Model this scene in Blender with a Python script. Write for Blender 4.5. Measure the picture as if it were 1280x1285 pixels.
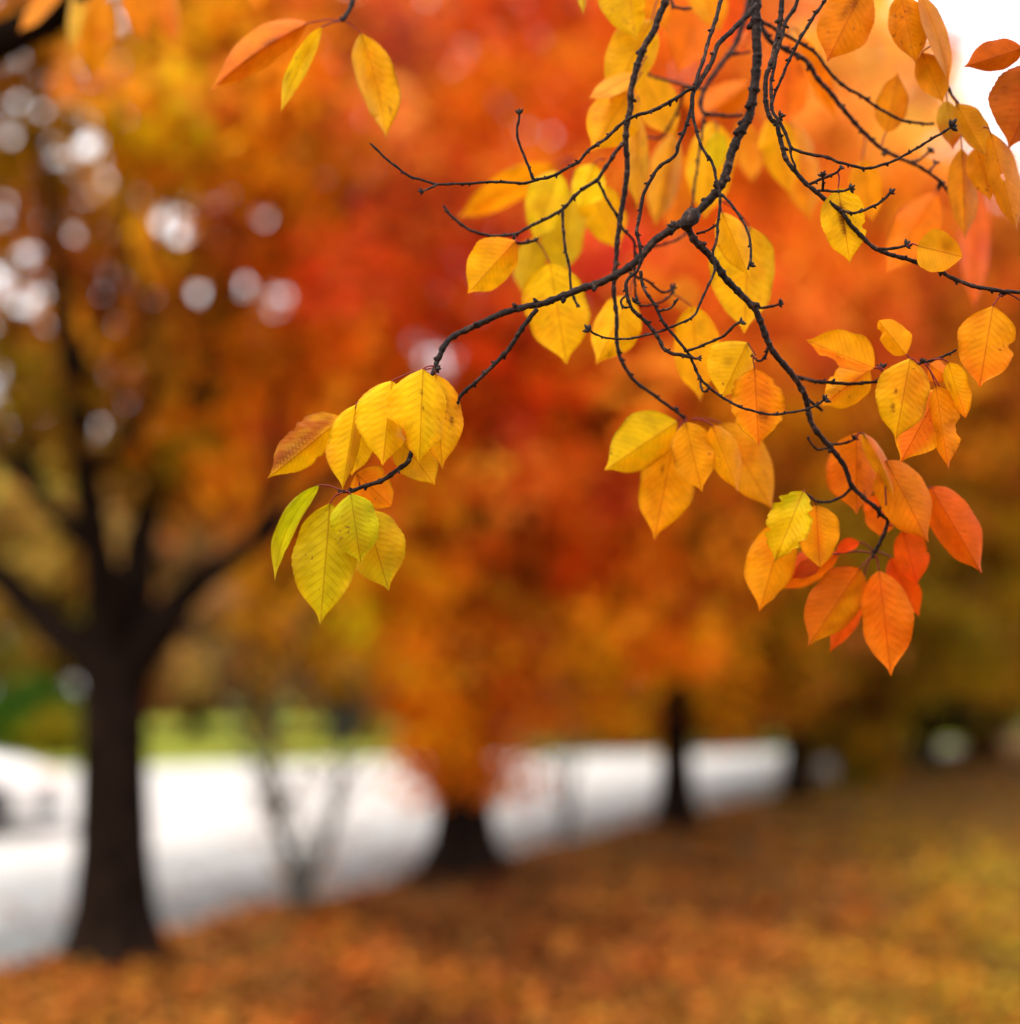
import bpy, math, random
import numpy as np

for o in list(bpy.data.objects):
    bpy.data.objects.remove(o, do_unlink=True)
scn = bpy.context.scene
COL = scn.collection
random.seed(7)
RNG = np.random.default_rng(11)

# ------------------------------------------------------------------ camera
CAM_H = 1.45
TILT = math.atan((860 - 642.5) / 1828.6)      # the lens looks slightly up, horizon low in the frame
cam = bpy.data.cameras.new('camera')
cam.lens = 80; cam.sensor_width = 56; cam.sensor_fit = 'HORIZONTAL'
cam.clip_start = 0.05; cam.clip_end = 1500
cam.dof.use_dof = True; cam.dof.focus_distance = 1.14; cam.dof.aperture_fstop = 2.8
cam_ob = bpy.data.objects.new('camera', cam); COL.objects.link(cam_ob)
cam_ob.location = (0, 0, CAM_H); cam_ob.rotation_euler = (math.pi / 2 + TILT, 0, 0)
scn.camera = cam_ob

# ------------------------------------------------------------------ sky, sun, exposure
SUN_EL, SUN_AZ = math.radians(52), math.radians(215)   # behind the camera, a little to the left, veiled by cloud
world = bpy.data.worlds.new('World'); scn.world = world; world.use_nodes = True
wn = world.node_tree; wn.nodes.clear()
w_out = wn.nodes.new('ShaderNodeOutputWorld'); w_bg = wn.nodes.new('ShaderNodeBackground')
w_sky = wn.nodes.new('ShaderNodeTexSky'); w_sky.sky_type = 'NISHITA'; w_sky.sun_disc = False
w_sky.sun_elevation = SUN_EL; w_sky.sun_rotation = SUN_AZ; w_sky.air_density = 1.5; w_sky.dust_density = 4
w_co = wn.nodes.new('ShaderNodeTexCoord')
w_no = wn.nodes.new('ShaderNodeTexNoise'); w_no.inputs['Scale'].default_value = 2.2; w_no.inputs['Detail'].default_value = 4
w_ra = wn.nodes.new('ShaderNodeValToRGB')
w_ra.color_ramp.elements[0].color = (6.0, 6.1, 6.4, 1); w_ra.color_ramp.elements[0].position = .3
w_ra.color_ramp.elements[1].color = (8.6, 8.5, 8.4, 1); w_ra.color_ramp.elements[1].position = .7
w_mx = wn.nodes.new('ShaderNodeMixRGB'); w_mx.inputs[0].default_value = .88
wn.links.new(w_co.outputs['Generated'], w_no.inputs['Vector'])
wn.links.new(w_no.outputs['Fac'], w_ra.inputs[0])
wn.links.new(w_sky.outputs[0], w_mx.inputs[1]); wn.links.new(w_ra.outputs[0], w_mx.inputs[2])
wn.links.new(w_mx.outputs[0], w_bg.inputs[0]); w_bg.inputs[1].default_value = .12
wn.links.new(w_bg.outputs[0], w_out.inputs[0])
sl = bpy.data.lights.new('sun', 'SUN'); sl.energy = 1.4; sl.angle = math.radians(14); sl.color = (1, .95, .87)
so = bpy.data.objects.new('sun', sl); COL.objects.link(so)
so.rotation_euler = (math.pi / 2 - SUN_EL, 0, math.pi - SUN_AZ)
scn.view_settings.view_transform = 'Standard'; scn.view_settings.look = 'None'
scn.view_settings.exposure = 1.55; scn.view_settings.gamma = 1; scn.view_settings.use_curve_mapping = False
scn.render.engine = 'CYCLES'
scn.cycles.use_denoising = True; scn.cycles.max_bounces = 6; scn.cycles.diffuse_bounces = 4
scn.cycles.transmission_bounces = 4; scn.cycles.glossy_bounces = 2; scn.cycles.caustics_reflective = False

# ------------------------------------------------------------------ helpers
F = 1828.6
CF = np.array([0, math.cos(TILT), math.sin(TILT)]); CU = np.array([0, -math.sin(TILT), math.cos(TILT)])
CR = np.array([1.0, 0, 0]); CC = np.array([0, 0, CAM_H])
def P(x, y, d):
    """survey point: picture coordinates of the photograph and a distance in metres -> world"""
    x = np.asarray(x, float)[..., None]; y = np.asarray(y, float)[..., None]; d = np.asarray(d, float)[..., None]
    return CC + CF * d + CR * ((x - 640) / F * d) + CU * ((642.5 - y) / F * d)
def G(x, y, z=0.0):
    v = CF + CR * ((x - 640) / F) + CU * ((642.5 - y) / F)
    return CC + v * ((z - CAM_H) / v[2])
def proj(p):
    q = np.asarray(p, float) - CC
    d = q @ CF
    return 640 + F * (q @ CR) / d, 642.5 - F * (q @ CU) / d, d
def lin(c):
    c = np.asarray(c, float) / 255.0
    return np.where(c <= .04045, c / 12.92, ((c + .055) / 1.055) ** 2.4)

def tag(o, label=None, cat=None, group=None, kind=None):
    for k, v in (('label', label), ('category', cat), ('group', group), ('kind', kind)):
        if v: o[k] = v
    return o
def empty(name, loc, **k):
    o = bpy.data.objects.new(name, None); COL.objects.link(o); o.location = [float(v) for v in loc]
    o.empty_display_size = .05
    return tag(o, **k)
def mesh_ob(name, V, Fc, mat, parent=None, col=None, uv=None, smooth=True, **k):
    """one mesh object from arrays; faces all quads or a list; vertices in world coordinates"""
    V = np.asarray(V, float)
    base = np.zeros(3)
    if parent is not None:
        p = parent
        while p is not None:
            base = base + np.array(p.location); p = p.parent
    me = bpy.data.meshes.new(name)
    V = V - base
    if isinstance(Fc, np.ndarray):
        n, m = Fc.shape
        me.vertices.add(len(V)); me.vertices.foreach_set('co', V.astype(np.float32).ravel())
        me.loops.add(n * m); me.loops.foreach_set('vertex_index', Fc.astype(np.int32).ravel())
        me.polygons.add(n); me.polygons.foreach_set('loop_start', np.arange(0, n * m, m, dtype=np.int32))
        me.polygons.foreach_set('loop_total', np.full(n, m, dtype=np.int32))
        me.update(calc_edges=True)
    else:
        me.from_pydata([tuple(v) for v in V], [], Fc); me.update()
    if smooth: me.polygons.foreach_set('use_smooth', np.ones(len(me.polygons), dtype=bool))
    if col is not None:
        a = me.color_attributes.new('tint', 'FLOAT_COLOR', 'POINT')
        c = np.ones((len(V), 4), np.float32); c[:, :3] = col
        a.data.foreach_set('color', c.ravel())
    if uv is not None:
        l = me.uv_layers.new(name='UVMap'); idx = np.zeros(len(me.loops), dtype=np.int32)
        me.loops.foreach_get('vertex_index', idx)
        l.data.foreach_set('uv', np.asarray(uv, np.float32)[idx].ravel())
    me.materials.append(mat)
    o = bpy.data.objects.new(name, me); COL.objects.link(o)
    if parent is not None: o.parent = parent
    return tag(o, **k)

def spline(pts, step):
    """Catmull-Rom through the rows of pts, resampled at about `step` in the first two columns"""
    p = np.asarray(pts, float)
    if len(p) == 2: p = np.array([p[0], (p[0] + p[1]) / 2, p[1]])
    q = np.vstack([2 * p[0] - p[1], p, 2 * p[-1] - p[-2]])
    out = []
    for i in range(1, len(q) - 2):
        a, b, c, d = q[i - 1], q[i], q[i + 1], q[i + 2]
        n = max(1, int(round(np.linalg.norm((c - b)[:2]) / step)))
        t = (np.arange(n) / n)[:, None]
        out.append(.5 * (2 * b + (c - a) * t + (2 * a - 5 * b + 4 * c - d) * t * t + (3 * b - a - 3 * c + d) * t ** 3))
    out.append(p[-1:])
    return np.vstack(out)
def tube(C, R, n=8, jit=0.0, cap=True):
    """rings round a centre line C (world) with radii R"""
    C = np.asarray(C, float); R = np.asarray(R, float)
    T = np.gradient(C, axis=0); T /= np.linalg.norm(T, axis=1)[:, None] + 1e-12
    up = np.array([.31, .17, .93]); up -= T[0] * (up @ T[0])
    if np.linalg.norm(up) < .1: up = np.array([1., 0, 0]) - T[0] * T[0][0]
    N = np.zeros_like(C); u = up / np.linalg.norm(up)
    for i in range(len(C)):
        u = u - T[i] * (u @ T[i]); u = u / np.linalg.norm(u); N[i] = u
    B = np.cross(T, N)
    a = np.arange(n) * 2 * math.pi / n
    rr = R[:, None] * (1 + jit * RNG.standard_normal((len(C), n)))
    V = C[:, None, :] + rr[..., None] * (np.cos(a)[None, :, None] * N[:, None, :] + np.sin(a)[None, :, None] * B[:, None, :])
    V = V.reshape(-1, 3); k = len(C)
    i, j = np.meshgrid(np.arange(k - 1), np.arange(n), indexing='ij')
    q = np.stack([i * n + j, i * n + (j + 1) % n, (i + 1) * n + (j + 1) % n, (i + 1) * n + j], -1).reshape(-1, 4)
    if cap:
        V = np.vstack([V, C[0] - T[0] * R[0] * .3, C[-1] + T[-1] * R[-1] * .6]); s, e = k * n, k * n + 1
        jj = np.arange(n)
        q = np.vstack([q, np.stack([jj, np.full(n, s), np.full(n, s), (jj + 1) % n], -1)[:, [3, 0, 1, 1]][:, :4],
                       np.stack([(k - 1) * n + jj, (k - 1) * n + (jj + 1) % n, np.full(n, e), np.full(n, e)], -1)])
    return V, q
def tri_fix(q):
    """quads with a doubled corner -> list of tuples"""
    out = []
    for f in q.tolist():
        g = []
        for v in f:
            if v not in g: g.append(v)
        if len(g) > 2: out.append(tuple(g))
    return out
class MB:
    def __init__(s): s.V = []; s.F = []; s.n = 0
    def add(s, V, Fq):
        V = np.asarray(V, float)
        s.F += [tuple(int(x) + s.n for x in f) for f in (tri_fix(Fq) if isinstance(Fq, np.ndarray) else Fq)]
        s.V.append(V); s.n += len(V)
    def build(s, name, mat, parent=None, **k): return mesh_ob(name, np.vstack(s.V), s.F, mat, parent, **k)

# ------------------------------------------------------------------ materials
def mat_base(name):
    m = bpy.data.materials.new(name); m.use_nodes = True
    n = m.node_tree; n.nodes.clear()
    return m, n, n.nodes.new('ShaderNodeOutputMaterial'), (lambda a, b: n.links.new(a, b))
def simple(name, c, rough=.6, c2=None, scale=8, metal=0, bump=0, spec=.5, coat=0):
    m, n, out, L = mat_base(name)
    b = n.nodes.new('ShaderNodeBsdfPrincipled'); b.inputs['Roughness'].default_value = rough
    b.inputs['Metallic'].default_value = metal; b.inputs['Specular IOR Level'].default_value = spec
    b.inputs['Coat Weight'].default_value = coat
    b.inputs['Base Color'].default_value = (*c, 1)
    if c2 is not None or bump:
        co = n.nodes.new('ShaderNodeTexCoord'); t = n.nodes.new('ShaderNodeTexNoise'); t.inputs['Scale'].default_value = scale
        t.inputs['Detail'].default_value = 6; L(co.outputs['Object'], t.inputs['Vector'])
        if c2 is not None:
            r = n.nodes.new('ShaderNodeValToRGB'); r.color_ramp.elements[0].position = .35; r.color_ramp.elements[1].position = .68
            r.color_ramp.elements[0].color = (*c, 1); r.color_ramp.elements[1].color = (*c2, 1)
            L(t.outputs['Fac'], r.inputs[0]); L(r.outputs[0], b.inputs['Base Color'])
        if bump:
            bp = n.nodes.new('ShaderNodeBump'); bp.inputs['Strength'].default_value = bump; bp.inputs['Distance'].default_value = .02
            L(t.outputs['Fac'], bp.inputs['Height']); L(bp.outputs[0], b.inputs['Normal'])
    L(b.outputs[0], out.inputs[0])
    return m

def make_twig_bark():
    m, n, out, L = mat_base('cherry_twig_bark')
    b = n.nodes.new('ShaderNodeBsdfPrincipled'); b.inputs['Roughness'].default_value = .65; b.inputs['Specular IOR Level'].default_value = .12
    co = n.nodes.new('ShaderNodeTexCoord')
    t = n.nodes.new('ShaderNodeTexNoise'); t.inputs['Scale'].default_value = 260; t.inputs['Detail'].default_value = 5
    t2 = n.nodes.new('ShaderNodeTexNoise'); t2.inputs['Scale'].default_value = 45; t2.inputs['Detail'].default_value = 3
    L(co.outputs['Object'], t.inputs['Vector']); L(co.outputs['Object'], t2.inputs['Vector'])
    r = n.nodes.new('ShaderNodeValToRGB'); e = r.color_ramp.elements
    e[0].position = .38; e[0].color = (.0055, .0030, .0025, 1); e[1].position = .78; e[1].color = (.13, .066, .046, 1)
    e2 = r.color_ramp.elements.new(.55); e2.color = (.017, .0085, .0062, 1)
    mx = n.nodes.new('ShaderNodeMixRGB'); mx.blend_type = 'MIX'; mx.inputs[0].default_value = .4
    L(t.outputs['Fac'], mx.inputs[1]); L(t2.outputs['Fac'], mx.inputs[2])
    L(mx.outputs[0], r.inputs[0]); L(r.outputs[0], b.inputs['Base Color'])
    bp = n.nodes.new('ShaderNodeBump'); bp.inputs['Strength'].default_value = 1.0; bp.inputs['Distance'].default_value = .0018
    L(t.outputs['Fac'], bp.inputs['Height']); L(bp.outputs[0], b.inputs['Normal'])
    L(b.outputs[0], out.inputs[0])
    return m

def make_leaf_mat():
    m, n, out, L = mat_base('autumn_leaf')
    N = lambda t: n.nodes.new(t)
    def math_(op, a, b=None, c=None):
        x = N('ShaderNodeMath'); x.operation = op
        for i, v in enumerate((a, b, c)):
            if v is None: continue
            if isinstance(v, (int, float)): x.inputs[i].default_value = v
            else: L(v, x.inputs[i])
        return x.outputs[0]
    uv = N('ShaderNodeUVMap'); uv.uv_map = 'UVMap'
    sp = N('ShaderNodeSeparateXYZ'); L(uv.outputs[0], sp.inputs[0])
    u = sp.outputs[0]; s = math_('SUBTRACT', sp.outputs[1], .5)
    av = math_('ABSOLUTE', s)
    side = math_('MULTIPLY', math_('GREATER_THAN', s, 0), .5)
    co = N('ShaderNodeTexCoord')
    wob = N('ShaderNodeTexNoise'); wob.inputs['Scale'].default_value = 60; L(co.outputs['Object'], wob.inputs['Vector'])
    w = math_('MULTIPLY', math_('SUBTRACT', wob.outputs['Fac'], .5), .03)
    ph = math_('ADD', math_('SUBTRACT', math_('SUBTRACT', u, math_('MULTIPLY', av, .42)), math_('MULTIPLY', math_('MULTIPLY', av, av), .35)), w)
    ph = math_('ADD', math_('MULTIPLY', ph, 12.5), side)
    fr = math_('ABSOLUTE', math_('SUBTRACT', math_('FRACT', ph), .5))          # 0 on a lateral vein .. .5 between
    vein = N('ShaderNodeMapRange'); vein.interpolation_type = 'SMOOTHSTEP'
    L(fr, vein.inputs[0]); vein.inputs[1].default_value = .0; vein.inputs[2].default_value = .085
    vein.inputs[3].default_value = 1; vein.inputs[4].default_value = 0
    mid = N('ShaderNodeMapRange'); mid.interpolation_type = 'SMOOTHSTEP'
    L(av, mid.inputs[0]); mid.inputs[1].default_value = .003; mid.inputs[2].default_value = .022
    mid.inputs[3].default_value = 1; mid.inputs[4].default_value = 0
    vm = math_('MAXIMUM', math_('MULTIPLY', math_('MULTIPLY', vein.outputs[0], .62), math_('ADD', .35, wob.outputs['Fac'])), math_('MULTIPLY', mid.outputs[0], .8))
    at = N('ShaderNodeAttribute'); at.attribute_name = 'tint'
    # mottling
    no = N('ShaderNodeTexNoise'); no.inputs['Scale'].default_value = 75; no.inputs['Detail'].default_value = 5
    L(co.outputs['Object'], no.inputs['Vector'])
    mo = N('ShaderNodeMapRange'); L(no.outputs['Fac'], mo.inputs[0]); mo.inputs[1].default_value = .3; mo.inputs[2].default_value = .72
    mo.inputs[3].default_value = .80; mo.inputs[4].default_value = 1.1
    c1 = N('ShaderNodeVectorMath'); c1.operation = 'SCALE'; L(at.outputs['Color'], c1.inputs[0]); L(mo.outputs[0], c1.inputs['Scale'])
    # uneven fading: some patches gone further to orange brown
    pa = N('ShaderNodeTexNoise'); pa.inputs['Scale'].default_value = 24; pa.inputs['Detail'].default_value = 3; L(co.outputs['Object'], pa.inputs['Vector'])
    pr = N('ShaderNodeMapRange'); pr.interpolation_type = 'SMOOTHSTEP'; L(pa.outputs['Fac'], pr.inputs[0])
    pr.inputs[1].default_value = .48; pr.inputs[2].default_value = .72; pr.inputs[3].default_value = 0; pr.inputs[4].default_value = .75
    pc = N('ShaderNodeVectorMath'); pc.operation = 'MULTIPLY'; L(c1.outputs[0], pc.inputs[0]); pc.inputs[1].default_value = (.92, .66, .5)
    c0 = c1
    pm = N('ShaderNodeMixRGB'); L(pr.outputs[0], pm.inputs[0]); L(c0.outputs[0], pm.inputs[1]); L(pc.outputs[0], pm.inputs[2])
    c1 = pm
    # veins darker and redder than the blade
    vc = N('ShaderNodeVectorMath'); vc.operation = 'MULTIPLY'; L(c1.outputs[0], vc.inputs[0]); vc.inputs[1].default_value = (.62, .40, .4)
    m1 = N('ShaderNodeMixRGB'); L(math_('MULTIPLY', vm, .8), m1.inputs[0]); L(c1.outputs[0], m1.inputs[1]); L(vc.outputs[0], m1.inputs[2])
    # brown specks
    vo = N('ShaderNodeTexNoise'); vo.inputs['Scale'].default_value = 330; vo.inputs['Detail'].default_value = 2
    L(co.outputs['Object'], vo.inputs['Vector'])
    va = N('ShaderNodeTexNoise'); va.inputs['Scale'].default_value = 40; L(co.outputs['Object'], va.inputs['Vector'])
    sc = math_('ADD', math_('MULTIPLY', vo.outputs['Fac'], .6), math_('MULTIPLY', va.outputs['Fac'], .4))
    spk = N('ShaderNodeMapRange'); spk.interpolation_type = 'SMOOTHSTEP'; L(sc, spk.inputs[0])
    spk.inputs[1].default_value = .645; spk.inputs[2].default_value = .69; spk.inputs[3].default_value = 0; spk.inputs[4].default_value = .75
    m2 = N('ShaderNodeMixRGB'); L(spk.outputs[0], m2.inputs[0]); L(m1.outputs[0], m2.inputs[1]); m2.inputs[2].default_value = (.16, .035, .010, 1)
    b = N('ShaderNodeBsdfPrincipled'); b.inputs['Roughness'].default_value = .5; b.inputs['Specular IOR Level'].default_value = .1
    L(m2.outputs[0], b.inputs['Base Color'])
    h = math_('SUBTRACT', math_('MULTIPLY', no.outputs['Fac'], .35), vm)
    bp = N('ShaderNodeBump'); bp.inputs['Strength'].default_value = .45; bp.inputs['Distance'].default_value = .0009
    L(h, bp.inputs['Height']); L(bp.outputs[0], b.inputs['Normal'])
    tr = N('ShaderNodeBsdfTranslucent'); L(m2.outputs[0], tr.inputs[0])
    mx = N('ShaderNodeMixShader'); mx.inputs[0].default_value = .5
    L(b.outputs[0], mx.inputs[1]); L(tr.outputs[0], mx.inputs[2]); L(mx.outputs[0], out.inputs[0])
    return m

def make_crown_mat(name, trans=.45):
    m, n, out, L = mat_base(name)
    at = n.nodes.new('ShaderNodeAttribute'); at.attribute_name = 'tint'
    d = n.nodes.new('ShaderNodeBsdfPrincipled'); t = n.nodes.new('ShaderNodeBsdfTranslucent'); x = n.nodes.new('ShaderNodeMixShader')
    d.inputs['Roughness'].default_value = .7; d.inputs['Specular IOR Level'].default_value = .06
    x.inputs[0].default_value = trans
    L(at.outputs['Color'], d.inputs[0]); L(at.outputs['Color'], t.inputs[0])
    L(d.outputs[0], x.inputs[1]); L(t.outputs[0], x.inputs[2]); L(x.outputs[0], out.inputs[0])
    return m

BARK = make_twig_bark()
LEAF = make_leaf_mat()
CROWN = make_crown_mat('crown_foliage')
LITTER = make_crown_mat('fallen_leaf', .15)
PETIOLE = simple('red_petiole', (.16, .008, .006), .5, (.08, .007, .005), 60, spec=.2)
BUD = simple('dark_bud', (.006, .0035, .003), .7, (.02, .011, .009), 300, spec=.2)
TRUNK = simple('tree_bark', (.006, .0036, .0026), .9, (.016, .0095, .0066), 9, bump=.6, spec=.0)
GREYBARK = simple('grey_stem_bark', (.05, .046, .036), .8, (.085, .08, .062), 20, spec=.2)
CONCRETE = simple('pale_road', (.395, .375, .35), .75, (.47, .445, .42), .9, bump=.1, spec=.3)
SHADE_NEAR = simple('near_shaded_road', (.125, .13, .125), .75, (.17, .175, .17), 1.6, bump=.15)  # road by the kerb, canopy shade put into its colour
SHADE_OUTER = simple('outer_shaded_road', (.24, .24, .23), .75, (.30, .30, .29), 1.2, bump=.15)  # mid grey step of the same painted canopy shade
KERB = simple('kerb_concrete', (.24, .23, .21), .8, (.34, .33, .30), 5, bump=.2)
SOIL = simple('leafy_soil', (.08, .042, .012), .95, (.18, .09, .022), 3.5, bump=.8, spec=.1)
LAWN = simple('lawn', (.20, .225, .022), .9, (.255, .265, .032), .6, bump=.6, spec=.1)

# ------------------------------------------------------------------ ground, road, far lawn
TREE_Z0 = G(150, 1203); ROW = np.array([2.0, 4.05, 0]); ROW /= np.linalg.norm(ROW)
SIDE = np.array([-ROW[1], ROW[0], 0])                     # to the street side
def on_row(s, off=0.0, z=0.0): return TREE_Z0 + ROW * s + SIDE * off + np.array([0, 0, z])
def sheet(name, pts, mat, **k):
    return mesh_ob(name, np.array(pts), [tuple(range(len(pts)))], mat, None, smooth=False, **k)
def grid(name, P00, P10, P01, nx, ny, mat, amp=0, **k):
    a, b = np.meshgrid(np.linspace(0, 1, nx), np.linspace(0, 1, ny), indexing='ij')
    V = P00 + (P10 - P00) * a[..., None] + (P01 - P00) * b[..., None]
    V[..., 2] += amp * (np.sin(V[..., 0] * .9 + 1.3 * np.sin(V[..., 1] * .5)) + np.sin(V[..., 1] * .7 + V[..., 0] * .3)) * .5
    i, j = np.meshgrid(np.arange(nx - 1), np.arange(ny - 1), indexing='ij')
    q = np.stack([i * ny + j, (i + 1) * ny + j, (i + 1) * ny + j + 1, i * ny + j + 1], -1).reshape(-1, 4)
    return mesh_ob(name, V.reshape(-1, 3), q, mat, None, **k)
EDGE = .30
ext = 600
mesh_ob('earth', np.array([(-ext, -ext, -.5), (ext, -ext, -.5), (ext, ext, -.5), (-ext, ext, -.5)]), [(0, 1, 2, 3)], SOIL, None, smooth=False, kind='structure')
grid('verge', on_row(-30, EDGE), on_row(240, EDGE), on_row(-30, EDGE - 90), 120, 60, SOIL, .0, kind='structure')
road = [on_row(-60, EDGE + .14, -.12), on_row(240, EDGE + .14, -.12), on_row(240, 60, -.12), on_row(-60, 60, -.12)]
sheet('road', road, CONCRETE, kind='structure')
near_strip = [on_row(-60, EDGE + .14, -.116), on_row(240, EDGE + .14, -.116), on_row(240, EDGE + 1.5, -.116), on_row(-60, EDGE + 1.5, -.116)]
sheet('near_road_shade', near_strip, SHADE_NEAR, kind='structure')  # sheet of darker road standing in for shade under the trees
sheet('outer_road_shade', [on_row(-60, EDGE + 1.5, -.116), on_row(240, EDGE + 1.5, -.116), on_row(240, EDGE + 3.6, -.116), on_row(-60, EDGE + 3.6, -.116)], SHADE_OUTER, kind='structure')  # lighter sheet where the painted tree shade thins out
mb = MB()
A, B = -30, 120
prof = [(EDGE, -.12), (EDGE, .012), (EDGE + .11, .012), (EDGE + .135, -.01), (EDGE + .14, -.118)]
V = [on_row(A, o, z) for o, z in prof] + [on_row(B, o, z) for o, z in prof]
mb.add(V, [(i, i + 1, i + 6, i + 5) for i in range(4)])
mb.build('kerb', KERB, kind='structure', smooth=False)
# far side: the pale paving ends along a line, lawn beyond it
fa, fb = G(-60, 968, -.12), G(900, 943, -.12)
fd = (fb - fa) / np.linalg.norm(fb - fa); fn = np.array([-fd[1], fd[0], 0])
q0, q1 = fa - fd * 60, fa + fd * 160
sheet('lawn', [q0 + (0, 0, .05), q1 + (0, 0, .05), q1 + fn * 160 + (0, 0, .05), q0 + fn * 160 + (0, 0, .05)], LAWN, kind='structure')

# ------------------------------------------------------------------ colour survey of the foliage (sRGB seen there, shaded dark gaps put into the leaf colour)
ANCH = np.array([
 (60,100,140,70,15),(180,150,176,112,14),(230,190,180,108,12),(330,170,190,95,10),(430,230,175,80,15),(500,100,215,100,60),
 (560,100,205,90,20),(600,180,205,85,20),(640,30,195,70,20),(680,40,172,66,26),(700,150,205,95,20),(480,300,210,75,25),
 (440,350,210,60,20),(560,330,205,70,35),(650,500,215,35,12),(600,460,180,75,20),(720,480,190,90,20),(620,640,215,90,40),
 (540,640,225,110,15),(300,500,215,95,10),(200,430,160,85,15),(100,430,150,75,15),(60,620,110,85,15),(300,640,195,95,20),
 (180,650,100,70,15),(340,800,135,85,20),(280,750,80,75,30),(240,830,105,70,38),(400,830,170,100,10),(500,800,220,115,10),
 (590,830,225,92,14),(560,900,222,100,10),(640,890,205,90,30),(680,750,110,75,10),(720,700,200,60,15),(760,620,190,70,20),
 (760,800,175,95,10),(830,760,220,95,20),(860,870,180,95,10),(820,930,200,115,10),(900,700,165,80,15),(980,800,140,90,15),
 (1000,880,165,80,20),(1100,860,135,80,20),(1180,770,120,100,20),(1230,850,130,104,12),(1250,700,140,98,18),(1150,900,125,100,20),
 (1100,400,200,78,25),(1000,400,195,70,30),(1050,350,205,90,30),(900,620,175,80,20),(1000,560,165,90,10),(1060,250,195,90,20),
 (1150,100,215,120,70),(950,250,205,80,20),(850,350,215,85,30),(740,330,220,65,50),(1200,600,155,80,15),(600,260,160,65,30),
 (120,550,130,80,15),(400,450,190,85,15),(380,600,215,100,15),(660,700,190,80,20),(40,500,120,70,15),(250,350,160,90,20),
 (1250,400,170,75,20),(1220,500,150,75,15),(1120,690,130,98,18),(1060,740,125,92,18)], float)
ANC_L = lin(ANCH[:, 2:]) * np.array([1.08, 1.54, .85]); ANC_L[:, 1] = np.minimum(ANC_L[:, 1], np.maximum(.55 * ANC_L[:, 0], lin(ANCH[:, 2:])[:, 1]))
def survey(x, y, soft=55.0):
    x = np.clip(x, -50, 1330); y = np.clip(y, -50, 960)
    d2 = (ANCH[:, 0] - x) ** 2 + (ANCH[:, 1] - y) ** 2
    w = 1 / (d2 + soft ** 2) ** 2
    return (w[:, None] * ANC_L).sum(0) / w.sum()
HOLES = [(60,190,36),(110,180,26),(215,285,40),(65,285,26),(30,322,22),(245,370,24),(305,360,22),(357,372,20),(330,275,20),(330,425,14),(15,170,16),(1190,944,24),(1278,938,20),(1040,966,20)]

HOLES = [(hx + random.gauss(0, hr * .6) * k, hy + random.gauss(0, hr * .6) * k, hr * (.58, random.uniform(.3, .5))[k]) for hx, hy, hr in HOLES for k in range(2)] + HOLES[-3:]
class Leaves:
    """cheap leaf blades gathered into one crown mesh"""
    def __init__(s): s.c = []; s.r = []; s.col = []; s.sz = []
    def clump(s, c, rad, n, col, size, jit=.22):
        p = RNG.standard_normal((n, 3)); p /= np.linalg.norm(p, axis=1)[:, None]
        p *= (RNG.random(n) ** .45)[:, None] * np.asarray(rad)
        p = c + p
        q = p - CC; dd = q @ CF; px = 640 + F * (q @ CR) / dd; py = 642.5 - F * (q @ CU) / dd
        keep = np.ones(n, bool)
        for hx, hy, hr in HOLES:                              # gaps in the crowns through which the cloud shows
            keep &= ((px - hx) ** 2 + (py - hy) ** 2 > (hr * (.7 + .5 * RNG.random(n))) ** 2) | (RNG.random(n) < .15)
        p = p[keep]; n = len(p)
        s.c.append(p); s.sz.append(size * (.7 + .6 * RNG.random(n)))
        k = np.clip(col[None, :] * (1 + jit * RNG.standard_normal((n, 1))) * (1 + .12 * RNG.standard_normal((n, 3))), .002, .93)
        s.col.append(k)
    def build(s, name, mat, parent, **kw):
        c = np.vstack(s.c); k = np.vstack(s.col); z = np.concatenate(s.sz); n = len(c)
        a = RNG.standard_normal((n, 3)); a[:, 2] -= .5; a /= np.linalg.norm(a, axis=1)[:, None]
        b = RNG.standard_normal((n, 3)); b -= a * (a * b).sum(1)[:, None]; b /= np.linalg.norm(b, axis=1)[:, None]
        nn = np.cross(a, b)
        L = z[:, None]
        v = np.stack([c - a * L * .5, c + b * L * .3 - nn * L * .06, c + a * L * .5 - nn * L * .1, c - b * L * .3 - nn * L * .06], 1).reshape(-1, 3)
        q = np.arange(n * 4).reshape(n, 4)
        return mesh_ob(name, v, q, mat, parent, col=np.repeat(k, 4, 0), smooth=False, **kw)

def limb(parent, pts, radii, name='limb', mat=None, n=9, step=.12, jit=.05):
    p = np.column_stack([np.asarray(pts, float), radii])
    q = np.asarray(p)
    s = spline(np.column_stack([np.arange(len(q)) * 1.0, np.zeros(len(q)), q]), 1 / 8.0)[:, 2:]
    V, Fq = tube(s[:, :3], s[:, 3], n, jit)
    return mesh_ob(name, V, tri_fix(Fq), mat or TRUNK, parent)

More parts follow.
